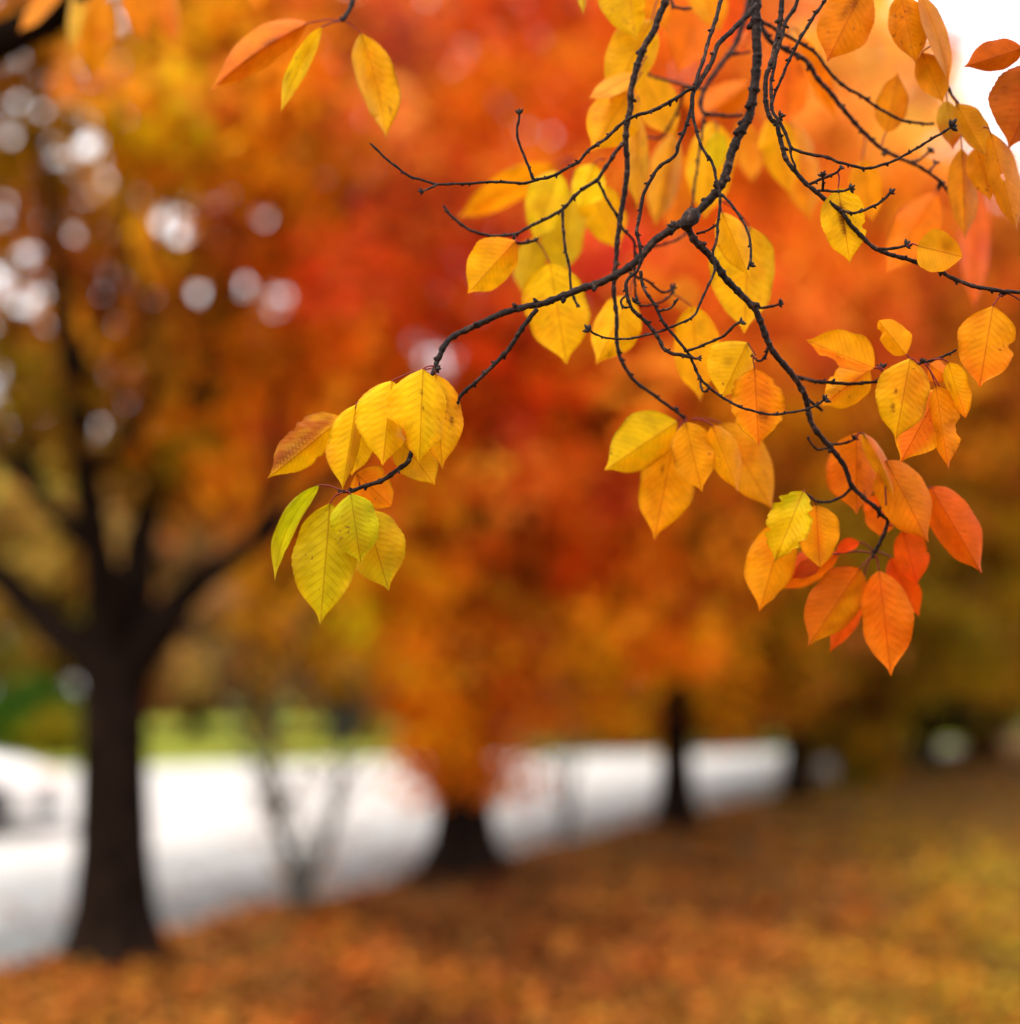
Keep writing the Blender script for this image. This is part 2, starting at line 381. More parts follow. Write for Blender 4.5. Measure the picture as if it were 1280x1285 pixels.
def boughs(root, base, n, length, r0, up=.7, az0=0, parent_r=.5):
    """forked limbs of a spreading crown; returns the tips for the foliage"""
    tips = []
    for k in range(n):
        az = az0 + k * 2 * math.pi / n + random.uniform(-.35, .35)
        dv = np.array([math.cos(az), math.sin(az), random.uniform(up * .7, up * 1.5)]); dv /= np.linalg.norm(dv)
        l = length * random.uniform(.8, 1.15)
        p = [base, base + dv * l * .33 + (0, 0, .1 * l), base + dv * l * .7 + (0, 0, .16 * l), base + dv * l + (0, 0, .13 * l)]
        limb(root, p, [r0, r0 * .72, r0 * .42, r0 * .16])
        tips.append(p[3])
        for f, sg in ((.45, 1), (.7, -1)):
            d2 = np.array([math.cos(az + sg * .8), math.sin(az + sg * .8), random.uniform(.1, .7)])
            st = p[1] * (1 - f) + p[2] * f
            e = st + d2 * l * .45
            limb(root, [st, (st + e) / 2 + (0, 0, .06), e], [r0 * .4, r0 * .25, r0 * .08], n=6)
            tips.append(e)
    return tips

def lowest(x):
    """how low the street trees' foliage hangs, by picture column"""
    xs = [-400, 0, 60, 130, 200, 260, 330, 420, 480, 530, 560, 610, 640, 700, 800, 850, 900, 960, 1050, 1150, 1300, 1700]
    ys = [560, 560, 600, 610, 640, 650, 660, 800, 880, 940, 992, 988, 925, 940, 955, 972, 948, 948, 962, 950, 955, 950]
    return np.interp(x, xs, ys)
def open_sky(x, y):
    """upper right corner of the view, beyond the last crown, where the cloud shows"""
    return y + random.gauss(0, 55) < np.interp(x, [1085, 1140, 1185, 1218, 1290, 1500], [-400, -20, 60, 200, 285, 330])

def crown(root, centre, rad, nclump, per, size, allow, crad=.38, mixp=None, gain=1.12, low=None):
    lv = Leaves(); made = 0; tries = 0
    while made < nclump and tries < nclump * 14:
        tries += 1
        p = RNG.random(3) * 2 - 1
        if abs(p[0]) ** 2.2 + abs(p[1]) ** 2.2 + abs(p[2]) ** 3 > 1: continue
        c = centre + p * rad
        x, y, d = proj(c)
        if d < 3.2 or not allow(x, y, d): continue
        r = crad * random.uniform(.7, 1.3)
        rp = r * F / d
        col = survey(x + random.gauss(0, 25), y + random.gauss(0, 25), 35)
        if mixp is not None and not (-30 < x < 1310): col = lin(np.array(random.choice(mixp)))
        lum = random.choice((.55, .85, 1.0, 1.25, 1.5)) * (1.08 + .20 * math.sin(c[0] * 2.3 + 1.5 * math.sin(c[2] * 1.9 + c[1])) * math.sin(c[2] * 2.7 + c[1] * 1.1 + c[0] * .7))
        h = random.random()
        if h < .10: col = col * np.array([.85, .6, 1.6]) * .7             # wine brown
        elif h < .17: col = col * np.array([1.1, .9, 1.8]) + np.array([.03, .006, .008])   # pinkish
        elif h < .30: col = col * np.array([1.0, 1.35, .9])               # yellower
        lv.clump(c, (r, r, r * .75), per, col * gain * lum, size)
        made += 1
    if low is not None:                                       # shoots that hang round the trunk
        for i in range(120):
            c = low + np.array([random.gauss(0, .24), random.gauss(0, .24), random.random() ** 1.4 * 2.0 + .66])
            x, y, d = proj(c)
            lv.clump(c, (.2, .2, .2), 26, survey(x, y, 35) * gain * random.choice((.7, 1, 1.3)), size * .8)
    return lv.build('crown', CROWN, root, kind='stuff')

# ------------------------------------------------------------------ street trees
GRP = 'street trees along the kerb'
def flare(root, base, top, r, name='trunk', k=.75):
    h = top[2] - base[2]; ax = (top - base) / h
    zs = np.array([-.15, 0, .06, .14, .3, .55, 1.0]); zs = np.concatenate([zs[:-1], np.linspace(1.0, h, 5)]) if h > 1.1 else np.linspace(-.1, h, 9)
    R = r * (1 + k * np.exp(-np.maximum(zs, 0) / .16) + .16 * np.exp(-np.maximum(zs, 0) / .7))
    n = 20; V = []
    for z, rr in zip(zs, R):
        a = np.arange(n) * 2 * math.pi / n
        fl = 1 + (.16 * np.exp(-max(z, 0) / .25) + .03) * np.cos(5 * a + 1.1) + .03 * np.cos(9 * a + z * 2)
        c = base + ax * z
        V.append(np.stack([c[0] + rr * fl * np.cos(a), c[1] + rr * fl * np.sin(a), np.full(n, c[2])], -1))
    V = np.vstack(V); nz = len(zs)
    i, j = np.meshgrid(np.arange(nz - 1), np.arange(n), indexing='ij')
    q = np.stack([i * n + j, i * n + (j + 1) % n, (i + 1) * n + (j + 1) % n, (i + 1) * n + j], -1).reshape(-1, 4)
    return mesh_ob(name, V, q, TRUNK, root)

# the big one at the left, forked low
b1 = G(146, 1209); d1 = proj(b1)[2]
t1 = empty('street_tree', b1, label='large dark forked tree at the left with sky gaps in its amber crown', cat='tree', group=GRP)
f1 = P(143, 835, d1)
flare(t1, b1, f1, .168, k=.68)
def L1(pts, rad, n=10):
    limb(t1, [P(x, y, d1 + dz) for x, y, dz in pts], rad, n=n)
L1([(143,865,0),(110,820,0),(60,780,.05),(0,722,.15),(-90,640,.4),(-180,500,.7)], [.13,.11,.095,.075,.055,.03])
L1([(143,860,0),(135,780,-.1),(122,690,-.3),(108,600,-.5),(92,480,-.8),(70,330,-1.1),(50,160,-1.3)], [.14,.115,.085,.07,.055,.04,.02])
L1([(150,860,0),(165,770,.1),(178,670,.3),(205,590,.5),(250,510,.7),(275,440,.8),(290,330,1.0),(312,240,1.2),(330,60,1.4)], [.13,.11,.085,.078,.075,.08,.07,.05,.025])
L1([(150,865,0),(200,790,-.1),(250,730,-.2),(320,680,-.35),(420,600,-.6),(520,470,-.9)], [.13,.105,.075,.055,.035,.018])
L1([(122,690,-.3),(75,650,-.3),(40,610,-.3),(-20,540,-.35),(-70,430,-.4)], [.07,.05,.045,.035,.02], 8)
L1([(250,510,.7),(275,560,.6),(270,580,.55)], [.05,.045,.012], 7)
L1([(250,510,.7),(215,430,.6),(205,340,.5),(225,230,.5)], [.05,.04,.03,.015], 8)
L1([(92,480,-.8),(120,420,-.8),(150,330,-.9),(170,220,-1.0)], [.05,.035,.025,.012], 7)
L1([(40,610,-.3),(30,520,-.4),(10,430,-.5),(20,330,-.6)], [.045,.035,.025,.012], 7)
L1([(320,680,-.35),(350,600,-.3),(345,520,-.2),(370,420,-.1)], [.05,.035,.025,.012], 7)
L1([(205,590,.5),(160,530,.4),(140,450,.3)], [.045,.03,.015], 7)
L1([(290,330,1.0),(350,270,1.1),(420,160,1.3),(470,20,1.5)], [.045,.035,.025,.012], 7)
L1([(108,600,-.5),(180,520,-.7),(190,420,-.9),(160,300,-1.2)], [.045,.035,.03,.014], 7)
c1 = P(190, 190, d1 + 1.0)
def allow1(x, y, d): return x < 520 and y < lowest(x) - 10 and not (x > 430 and y > 430 and random.random() < .4)
crown(t1, c1, np.array([3.2, 2.1, 2.4]), 600, 58, .11, allow1, .30)

labels = ['flared dark trunk under low hanging red orange leaves, second from the left',
          'orange and ochre tree with a short dark trunk, third along the kerb',
          'slim dark trunk under brownish orange leaves, fourth tree along the kerb',
          'olive and orange tree just past the fourth trunk along the kerb',
          'olive brown tree near the right edge before the pale gap',
          'last olive tree of the kerb row at the right edge of the photo']
bases = [G(582, 1100), G(849, 1040), G(1000, 1003), G(1100, 977), G(1165, 962), G(1242, 950)]
trunks = [.185, .155, .15, .15, .15, .17]
fork = [2.3, 2.0, 2.1, 2.2, 2.2, 2.0]
def allow2(x, y, d): return y < lowest(x) and not open_sky(x, y) and not (x < 430 and y > 690)
rads = [(3.0,2.5,3.6),(3.2,2.8,4.5),(3.5,3.0,5.0),(3.6,3.0,5.2),(3.8,3.2,5.2),(4.6,3.4,5.3)]
hts = [4.6, 5.3, 5.8, 6.0, 6.1, 6.2]
for k in range(6):
    b = bases[k]
    t = empty('street_tree', b, label=labels[k], cat='tree', group=GRP)
    top = b + np.array([0, 0, fork[k]])
    flare(t, b, top, trunks[k], k=1.1 if k == 0 else .8)
    boughs(t, top - (0, 0, .15), 5, 3.0, trunks[k] * .6, .8, az0=k * .7)
    crown(t, b + np.array([0, 0, hts[k]]), np.array(rads[k]), (1500, 1300, 900, 700, 640, 640)[k], (32, 36, 46, 52, 52, 52)[k], (.12, .14, .17, .19, .21, .23)[k], allow2, (.27, .31, .40, .52, .56, .60)[k], low=b if k == 0 else None, gain=(1.34, 1.26, 1.12, 1.12, 1.3, 1.3)[k])

# ------------------------------------------------------------------ trees and shrubs beyond the road
def bush(name, label, cat, base, rad, n, cols, size=.12, per=40, group=None, crad=.35, stems=4, tall=1.0):
    t = empty(name, base, label=label, cat=cat, group=group)
    for k in range(stems):
        a = k * 2.4 + random.random(); e = base + np.array([math.cos(a) * rad[0] * .5, math.sin(a) * rad[1] * .5, rad[2] * 1.2])
        limb(t, [base + (math.cos(a) * .06, math.sin(a) * .06, -.05), base * .5 + e * .5 + (0, 0, .1), e], [.035 * tall, .025 * tall, .01 * tall], 'stem', n=6)
    lv = Leaves()
    for i in range(n):
        p = RNG.standard_normal(3); p /= np.linalg.norm(p); p *= RNG.random() ** .35
        c = base + np.array([0, 0, rad[2]]) + p * np.asarray(rad)
        if c[2] < base[2] + .08: continue
        lv.clump(c, (crad, crad, crad * .8), per, lin(np.array(random.choice(cols))) * random.choice((.6, .9, 1.1, 1.4)), size)
    lv.build('foliage', CROWN, t, kind='stuff')
    return t
bush('evergreen_shrub', 'rounded dark green shrub beyond the pale road at the left edge', 'shrub', G(30, 944), (1.05, .9, .78), 150, [(48,84,20),(36,66,24),(70,98,20)], .11, crad=.4)
bush('low_shrub', 'low olive hedge shrub between the dark green shrub and the big trunk', 'shrub', G(85, 948), (1.3, .9, .45), 80, [(110,105,10),(95,90,12),(120,100,14)], .10, crad=.3)
bush('fir_bush', 'blue green shrub beyond the lawn left of the orange foliage', 'shrub', G(448, 925), (.9, .8, .95), 90, [(70,120,35),(60,100,60),(90,130,30)], .12, crad=.4)
bush('dark_shrub', 'dark purple brown shrub at the far road edge between two trunks', 'shrub', G(700, 938), (1.7, 1.0, .75), 110, [(60,36,34),(48,30,32),(74,40,30)], .12, crad=.4)
bush('dark_shrub', 'dark purple brown shrub just left of the fourth trunk', 'shrub', G(948, 932), (1.5, 1.0, .85), 90, [(58,36,40),(50,32,34),(80,46,30)], .14, crad=.45)
bush('dark_shrub', 'low russet shrub at the far road edge right of the third trunk', 'shrub', G(880, 936), (1.9, 1.0, .7), 90, [(110,55,20),(90,50,22),(120,66,18)], .14, crad=.4)
bush('dark_shrub', 'low russet shrub at the far road edge left of the third trunk', 'shrub', G(795, 938), (1.5, 1.0, .6), 80, [(120,60,20),(95,55,22),(130,74,18)], .14, crad=.4)
bush('pale_shrub', 'bluish pale shrub behind the second trunk at the road edge', 'shrub', G(640, 942), (.7, .6, .5), 50, [(120,140,130),(110,120,100),(140,110,90)], .1, crad=.3)

far = [(-620, 40, 4.2, 10.5, [(130,95,40),(115,90,35)], 'ochre tree far out to the left of the view'), (-380, 38, 3.8, 9.5, [(120,95,40),(110,80,32)], 'tan tree beyond the road left of the view'), (-120, 36, 3.4, 8.5, [(140,110,50),(125,95,40),(115,105,45)], 'broad ochre tree far behind the left edge of the road'),
       (60, 42, 3.8, 10, [(150,115,45),(140,100,35),(120,105,40)], 'ochre brown tree behind the dark green shrub'),
       (245, 40, 3.2, 9, [(150,112,66),(130,92,60),(160,130,70)], 'brown thinning tree behind the bright lawn'),
       (330, 46, 3.0, 11, [(95,105,50),(84,92,50),(120,108,48)], 'dark grey green tree rising behind the brown one'),
       (420, 38, 2.6, 6.5, [(150,98,14),(140,90,16),(160,105,10)], 'small yellow ochre tree behind the lawn'),
       (560, 44, 3.6, 10, [(190,85,20),(170,70,25),(150,75,30)], 'rusty tree far behind the second trunk'),
       (720, 48, 4.0, 11, [(120,70,20),(150,75,20),(90,65,20)], 'rust and olive tree far behind the road'),
       (880, 52, 4.2, 12, [(150,75,20),(120,80,20),(130,62,24)], 'russet tree far beyond the third trunk'),
       (1050, 50, 4.2, 11.5, [(140,80,20),(110,80,18),(120,70,24)], 'russet and olive tree beyond the road at the right'),
       (1190, 46, 4.0, 10, [(95,75,18),(100,80,14),(80,62,20)], 'olive tree with a dense crown beyond the pale gap'),
       (1330, 44, 4.4, 9.5, [(110,80,14),(90,70,18),(120,75,18)], 'olive brown tree at the far right edge')]
for x, d, r, h, cols, lab in far:
    g = P(x, 900, d); g[2] = 0.02
    t = empty('far_tree', g, label=lab, cat='tree', group='trees on the far side of the road')
    flare(t, g, g + np.array([0, 0, 2.4]), .2)
    boughs(t, g + np.array([0, 0, 2.2]), 4, h * .42, .13, 1.0, az0=x)
    lv = Leaves(); nc = 0
    while nc < 230:
        p = RNG.standard_normal(3); p /= np.linalg.norm(p); p *= RNG.random() ** .38
        c = g + np.array([0, 0, h * .56]) + p * np.array([r, r, h * .46])
        px, py, pd = proj(c)
        nc += 1
        if open_sky(px, py - 40) or py > (868 if px < 470 else 905) + random.gauss(0, 10): continue
        lv.clump(c, (.62, .62, .5), 30, lin(np.array(random.choice(cols))) * 1.6 * random.choice((.6, .9, 1.1, 1.4)), .34)
    lv.build('crown', CROWN, t, kind='stuff')
lv = Leaves()
for i in range(4200):                                     # the wood that closes the view
    x = random.uniform(-1300, 2400); d = random.uniform(62, 82); z = random.random() ** .8 * 13.5
    c = P(x, 860, d); c[2] = z
    px, py, pd = proj(c)
    if open_sky(px, py - 60): continue
    lv.clump(c, (1.5, 1.5, 1.1), 26, lin(np.array(random.choice([(110,76,26),(90,70,26),(130,74,26),(80,66,30),(120,62,28)]))) * random.choice((.7, 1, 1.3)), .8)
lv.build('far_wood', CROWN, None, kind='stuff', label='distant brown autumn wood closing the view behind the road')

for x, y, rr, cols, lab in ((1062, 985, (.9,.7,.5), [(140,105,14),(120,95,16),(150,95,18)], 'low yellow olive shrub growing on the verge past the fourth trunk'),
                            (1130, 972, (1.3,.9,.75), [(80,72,26),(95,80,20),(70,62,30)], 'dull olive shrub on the verge left of the small pale gap'),
                            (1226, 960, (1.0,.9,1.1), [(85,48,22),(75,50,18),(96,60,20)], 'dark brown shrub on the verge right of the small pale gap')):
    bush('verge_shrub', lab, 'shrub', G(x, y), rr, 90, cols, .13, crad=.34)
# ------------------------------------------------------------------ bare shrubs at the kerb
def bare_shrub(label, base, stems, d, w, leafcol=None):
    t = empty('bare_shrub', base, label=label, cat='shrub', group='thin bare shrubs at the kerb')
    lv = Leaves()
    for pts in stems:
        pp = [P(x, y, d + dz) for x, y, dz in pts]
        pp[0] = base + np.array([random.uniform(-.05, .05), random.uniform(-.05, .05), -.03])
        limb(t, pp, np.linspace(w, w * .22, len(pp)), 'stem', GREYBARK, 6)
        for q in pp[1:]:
            for k in range(3):
                e = q + np.array([random.uniform(-.3, .3), random.uniform(-.3, .3), random.uniform(.15, .5)])
                limb(t, [q, (q + e) / 2 + (0, 0, .03), e], [w * .3, w * .2, w * .1], 'twig', GREYBARK, 5)
                if leafcol: lv.clump(e, (.2, .2, .16), 5, lin(np.array(random.choice(leafcol))) * 1.2, .06)
    if lv.c: lv.build('foliage', CROWN, t, kind='stuff')
bs = G(378, 1150); ds = proj(bs)[2]
bare_shrub('bare grey many stemmed shrub at the kerb between the two thick trunks', bs,
           [[(378,1150,0),(372,1110,0),(352,1050,-.05),(335,980,-.1),(290,900,-.15),(270,830,-.2)],
            [(378,1150,0),(370,1100,.05),(350,1040,.1),(345,960,.15),(352,880,.2),(372,800,.2)],
            [(380,1150,0),(385,1105,.1),(408,1070,.15),(418,1010,.2),(432,940,.25),(450,860,.3)],
            [(380,1150,0),(388,1110,-.1),(412,1050,-.15),(425,990,-.2),(420,920,-.25)],
            [(378,1150,0),(368,1120,-.1),(362,1060,-.15),(330,1010,-.2),(310,960,-.3)]], ds, .038, [(150,100,14),(140,95,20),(160,110,14)])
bs = G(708, 1062); ds = proj(bs)[2]
bare_shrub('thin upright grey sapling at the kerb right of the second trunk', bs,
           [[(708,1062,0),(706,1020,0),(700,970,0),(696,910,.1),(690,840,.2)], [(708,1062,0),(716,1020,.05),(720,970,.1),(728,900,.15)],
            [(708,1062,0),(712,1000,-.05),(711,950,-.1),(712,880,-.1)]], ds, .026, [(150,90,14),(180,95,20)])

# ------------------------------------------------------------------ white car at the left edge
PAINT = simple('white_car_paint', (.78, .77, .76), .3, spec=.5, coat=.6)
GLASS = simple('dark_car_glass', (.02, .025, .03), .08, spec=.8)
RUBBER = simple('tyre_rubber', (.02, .02, .022), .8)
STEEL = simple('wheel_rim', (.45, .45, .46), .35, metal=.8)
LAMP = simple('headlight_lens', (.85, .62, .5), .15)
TRIM = simple('navy_bumper_trim', (.02, .025, .05), .5)
def make_car(front, ax):
    """front: nose on the ground, ax: direction the car points"""
    ax = ax / np.linalg.norm(ax); sd = np.array([ax[1], -ax[0], 0])
    c = empty('parked_car', front, label='white car on the pale road at the left edge, only its nose in view', cat='car')
    W = .86
    def Q(x, s, z): return front - ax * x + sd * s + np.array([0, 0, z])
    # station: distance behind nose, half width, sill, waist(hood) height
    st = [(0.0, .60, .34, .56), (.06, .72, .24, .66), (.3, .82, .20, .74), (.75, .86, .18, .82), (1.25, .86, .18, .90), (2.2, .86, .18, .93), (3.2, .86, .18, .95), (3.9, .84, .20, .97), (4.25, .76, .26, .92), (4.32, .68, .36, .80)]
    V = []; n = 10
    for x, w, z0, z1 in st:
        for s, z in [(-w * .9, z0), (-w, z0 + .12), (-w * 1.0, (z0 + z1) / 2), (-w * .96, z1 - .06), (-w * .84, z1), (w * .84, z1), (w * .96, z1 - .06), (w, (z0 + z1) / 2), (w, z0 + .12), (w * .9, z0)]:
            V.append(Q(x, s, z))
    fs = [(i * n + j, i * n + (j + 1) % n, (i + 1) * n + (j + 1) % n, (i + 1) * n + j) for i in range(len(st) - 1) for j in range(n)]
    fs += [tuple(range(n)), tuple(range((len(st) - 1) * n, len(st) * n))]
    mesh_ob('body', V, fs, PAINT, c)
    cab = [(1.2, .80, .90), (1.95, .64, 1.40), (3.0, .64, 1.44), (3.85, .80, .96)]
    V = [Q(x, s * w, z) for x, w, z in cab for s in (-1, 1)]
    mesh_ob('cabin', V, [(0, 1, 3, 2), (2, 3, 5, 4), (4, 5, 7, 6), (0, 2, 4, 6), (1, 7, 5, 3)], PAINT, c, smooth=False)
    def win(pts): mesh_ob('window', [Q(*p) for p in pts], [tuple(range(len(pts)))], GLASS, c, smooth=False)
    win([(1.27, -.70, .965), (1.27, .70, .965), (1.89, .58, 1.375), (1.89, -.58, 1.375)])
    win([(3.79, -.70, 1.02), (3.79, .70, 1.02), (3.08, .58, 1.42), (3.08, -.58, 1.42)])
    for s in (-1, 1):
        win([(1.55, s * .795, .97), (2.02, s * .667, 1.37), (2.42, s * .667, 1.385), (2.42, s * .80, .97)])
        win([(2.5, s * .80, .97), (2.5, s * .667, 1.385), (3.0, s * .667, 1.40), (3.55, s * .80, .99)])
        V, Fq = tube([Q(.10, s * .52, .60), Q(.10, s * .70, .60)], [.075, .06], 10); mesh_ob('headlight', V - ax * 0 + ax * .03, tri_fix(Fq), LAMP, c)
        for wx in (.78, 3.42):
            V, Fq = tube([Q(wx, s * .70, .31), Q(wx, s * .72, .31), Q(wx, s * .86, .31), Q(wx, s * .885, .31)], [.27, .31, .31, .27], 24)
            wh = mesh_ob('wheel', V, tri_fix(Fq), RUBBER, c)
            V, Fq = tube([Q(wx, s * .86, .31), Q(wx, s * .90, .31)], [.19, .17], 20); mesh_ob('rim', V, tri_fix(Fq), STEEL, wh)
    V = [Q(-.03, -.7, .22), Q(-.03, .7, .22), Q(-.03, .7, .36), Q(-.03, -.7, .36), Q(.2, -.84, .22), Q(.2, .84, .22), Q(.2, .84, .36), Q(.2, -.84, .36)]
    mesh_ob('bumper', V, [(0, 1, 2, 3), (0, 4, 5, 1), (3, 2, 6, 7), (0, 3, 7, 4), (1, 5, 6, 2)], TRIM, c, smooth=False)
make_car(G(66, 1040, -.12), np.array([.93, .36, 0]))

# ------------------------------------------------------------------ leaf litter on the verge
GA = np.array([(60,1250,160,90,32),(200,1250,150,85,30),(300,1180,170,105,50),(420,1220,165,85,30),(560,1150,150,85,40),(560,1250,155,85,25),(700,1180,150,75,28),
 (760,1090,178,114,54),(820,1150,152,78,30),(900,1130,148,78,27),(930,1220,150,80,30),(1000,1280,150,100,32),(1040,1130,152,80,27),(1130,1020,165,108,28),
 (1180,1060,178,128,34),(1260,1100,178,134,32),(1180,1150,150,92,24),(1270,1200,145,108,28),(1240,1000,158,96,24),(1050,1000,155,112,26),(950,1060,178,108,48),(640,1110,115,62,36),(680,1050,178,112,58)], float)
GL = lin(GA[:, 2:]) * np.array([.53, .58, .52])  # leaf colours in the crowns' shade are raised to make up for it
def litter(n, fn, name, size, label=None, zlift=.012):
    pts = []; cols = []
    while len(pts) < n:
        p = fn()
        x, y, d = proj(p)
        w = 1 / ((GA[:, 0] - x) ** 2 + (GA[:, 1] - y) ** 2 * 2 + 2500) ** 1.5
        col = (w[:, None] * GL).sum(0) / w.sum()
        f = random.choice((.35, .6, .9, 1.1, 1.4, 1.8))
        h = random.random()
        f *= 1 + .38 * math.sin(p[0] * 2.1 + 1.7 * math.sin(p[1] * .9)) * math.sin(p[1] * 1.3 + p[0] * .6) + .2 * math.sin(p[0] * 5 + p[1] * 3)
        tw = np.array([1.0, 1, 1]) if h < .5 else (np.array([1.2, .72, .5]) if h < .75 else np.array([.95, 1.25, .9]))
        pts.append(p); cols.append(np.clip(col * f * tw * 1.12, .004, .8))
    c = np.array(pts); k = np.array(cols); m = len(c)
    az = RNG.random(m) * 2 * math.pi
    a = np.stack([np.cos(az), np.sin(az), .5 * RNG.standard_normal(m) * .6], -1); b = np.stack([-np.sin(az), np.cos(az), .35 * RNG.standard_normal(m)], -1)
    L = (size * (.6 + .8 * RNG.random(m)))[:, None]
    up = np.array([0, 0, 1.0])
    z0 = (zlift + .02 * RNG.random(m))[:, None] * up
    v = np.stack([c - a * L * .5, c + b * L * .32 + up * L * .05, c + a * L * .5, c - b * L * .32 + up * L * .05], 1) + z0[:, None, :]
    mesh_ob(name, v.reshape(-1, 3), np.arange(m * 4).reshape(m, 4), LITTER, None, col=np.repeat(k, 4, 0), smooth=False, kind='stuff', label=label)
def fn_verge():
    while True:
        d = 5.2 * (38 / 5.2) ** (random.random() ** 1.25); x = random.uniform(-120, 1400)
        p = P(x, 0, d); p[2] = 0; p[0] = (x - 640) / F * d
        s = (p - TREE_Z0) @ SIDE
        if s < EDGE - .02 + random.gauss(0, .03): return p
litter(34000, fn_verge, 'leaf_litter', .085, 'brown and orange fallen leaves covering the verge')
def fn_road():
    while True:
        d = random.uniform(6.5, 22); p = P(random.uniform(-200, 1100), 0, d); p[2] = -.112
        s = (p - TREE_Z0) @ SIDE
        if EDGE + .15 < s < EDGE + .15 + abs(random.gauss(0, 1.6)): return p
def fn_pile():
    k = random.choice((0, 1, 2, 3, 3)); q = [b1, bases[0], bases[1], G(378, 1150)][k]
    while True:
        a = random.uniform(0, 6.283); rr = .16 + abs(random.gauss(0, .28))
        p = np.array([q[0] + rr * math.cos(a), q[1] + rr * math.sin(a), max(0, .06 - .09 * rr) * random.random()])
        if (p - TREE_Z0) @ SIDE < EDGE: return p
litter(2600, fn_pile, 'leaf_drift', .08, 'brown leaves drifted round the feet of the trunks')
litter(700, fn_road, 'fallen_leaves', .075, 'scattered fallen leaves on the pale road beside the kerb', .004)

# ------------------------------------------------------------------ foreground: hanging cherry branches
M = 1 / F
def wood(parent, name, pts, w0, w1, d0, d1, buds=True, rough=1.0):
    """a twig: surveyed centre line, widths (picture units at its own distance) and distance, with leaf-scar rings and spurs"""
    pts = np.asarray(pts, float); k = np.linspace(0, 1, len(pts))
    q = spline(np.column_stack([pts, k]), 2.2)
    x, y, t = q[:, 0], q[:, 1], q[:, 2]
    n = len(q); sl_ = np.concatenate([[0], np.cumsum(np.hypot(np.diff(x), np.diff(y)))])
    d = d0 + (d1 - d0) * t
    w = w0 + (w1 - w0) * t
    # slow wander so the wood is not a ruled curve
    ph = random.random() * 9
    ox = .55 * np.sin(sl_ * .17 + ph) + .35 * np.sin(sl_ * .41 + ph * 2)
    tx, ty = np.gradient(x), np.gradient(y); tl = np.hypot(tx, ty) + 1e-9
    x = x - ty / tl * ox * .5; y = y + tx / tl * ox * .5
    nodes = []; s0 = random.uniform(3, 10)
    while s0 < sl_[-1] - 3:
        nodes.append(s0); s0 += random.uniform(7, 19) * (1 + .04 * w0)
    g = np.ones(n)
    for a in nodes: g += random.uniform(.14, .40) * rough * np.exp(-((sl_ - a) / random.uniform(1.2, 2.2)) ** 2)
    g *= 1 + .06 * np.sin(sl_ * .35 + ph)
    C = P(x, y, d); R = w * .475 * g * d / F
    V, Fq = tube(C, R, 9 if w0 > 6 else 7, .05)
    mb = MB(); mb.add(V, Fq)
    for a in nodes:                                       # little leaf-scar spurs
        if random.random() < (.6 if w0 < 8 else .35):
            i = int(np.searchsorted(sl_, a)); i = min(max(i, 1), n - 2)
            an = random.uniform(0, 6.283)
            dirv = CR * math.cos(an) + CU * math.sin(an) + CF * random.uniform(-.7, .7)
            tt = C[i + 1] - C[i - 1]; tt /= np.linalg.norm(tt) + 1e-12
            dirv = dirv - tt * (dirv @ tt); dirv /= np.linalg.norm(dirv); dirv = dirv + tt * .5
            rr = R[i]; L = rr * random.uniform(.35, .7) + .0004
            V, Fq = tube([C[i] + dirv * rr * .5, C[i] + dirv * (rr + L * .35), C[i] + dirv * (rr + L)], [rr * .75, rr * .62, rr * .4], 6)
            mb.add(V, Fq)
    o = mb.build(name, BARK, parent)
    return o, (lambda: None)
def bud(parent, x, y, ang, d, size=9.0, n=4):
    """a cluster of pointed winter buds; ang in degrees, picture sense, 0 = right, 90 = up"""
    mb = MB(); c = P(x, y, d)
    for k in range(n):
        a = math.radians(ang + (k - (n - 1) / 2) * 42 + random.uniform(-8, 8))
        v = CR * math.cos(a) + CU * math.sin(a) + CF * random.uniform(-.5, .5); v /= np.linalg.norm(v)
        L = size * d / F * random.uniform(.75, 1.1); r = L * .26
        t = np.array([0, .15, .4, .65, .85, 1.0]); R = r * np.array([.45, .8, 1.0, .85, .5, .08])
        V, Fq = tube(c + v[None, :] * (t[:, None] * L), R, 7, .05)
        mb.add(V, Fq)
    return mb.build('bud', BUD, parent)

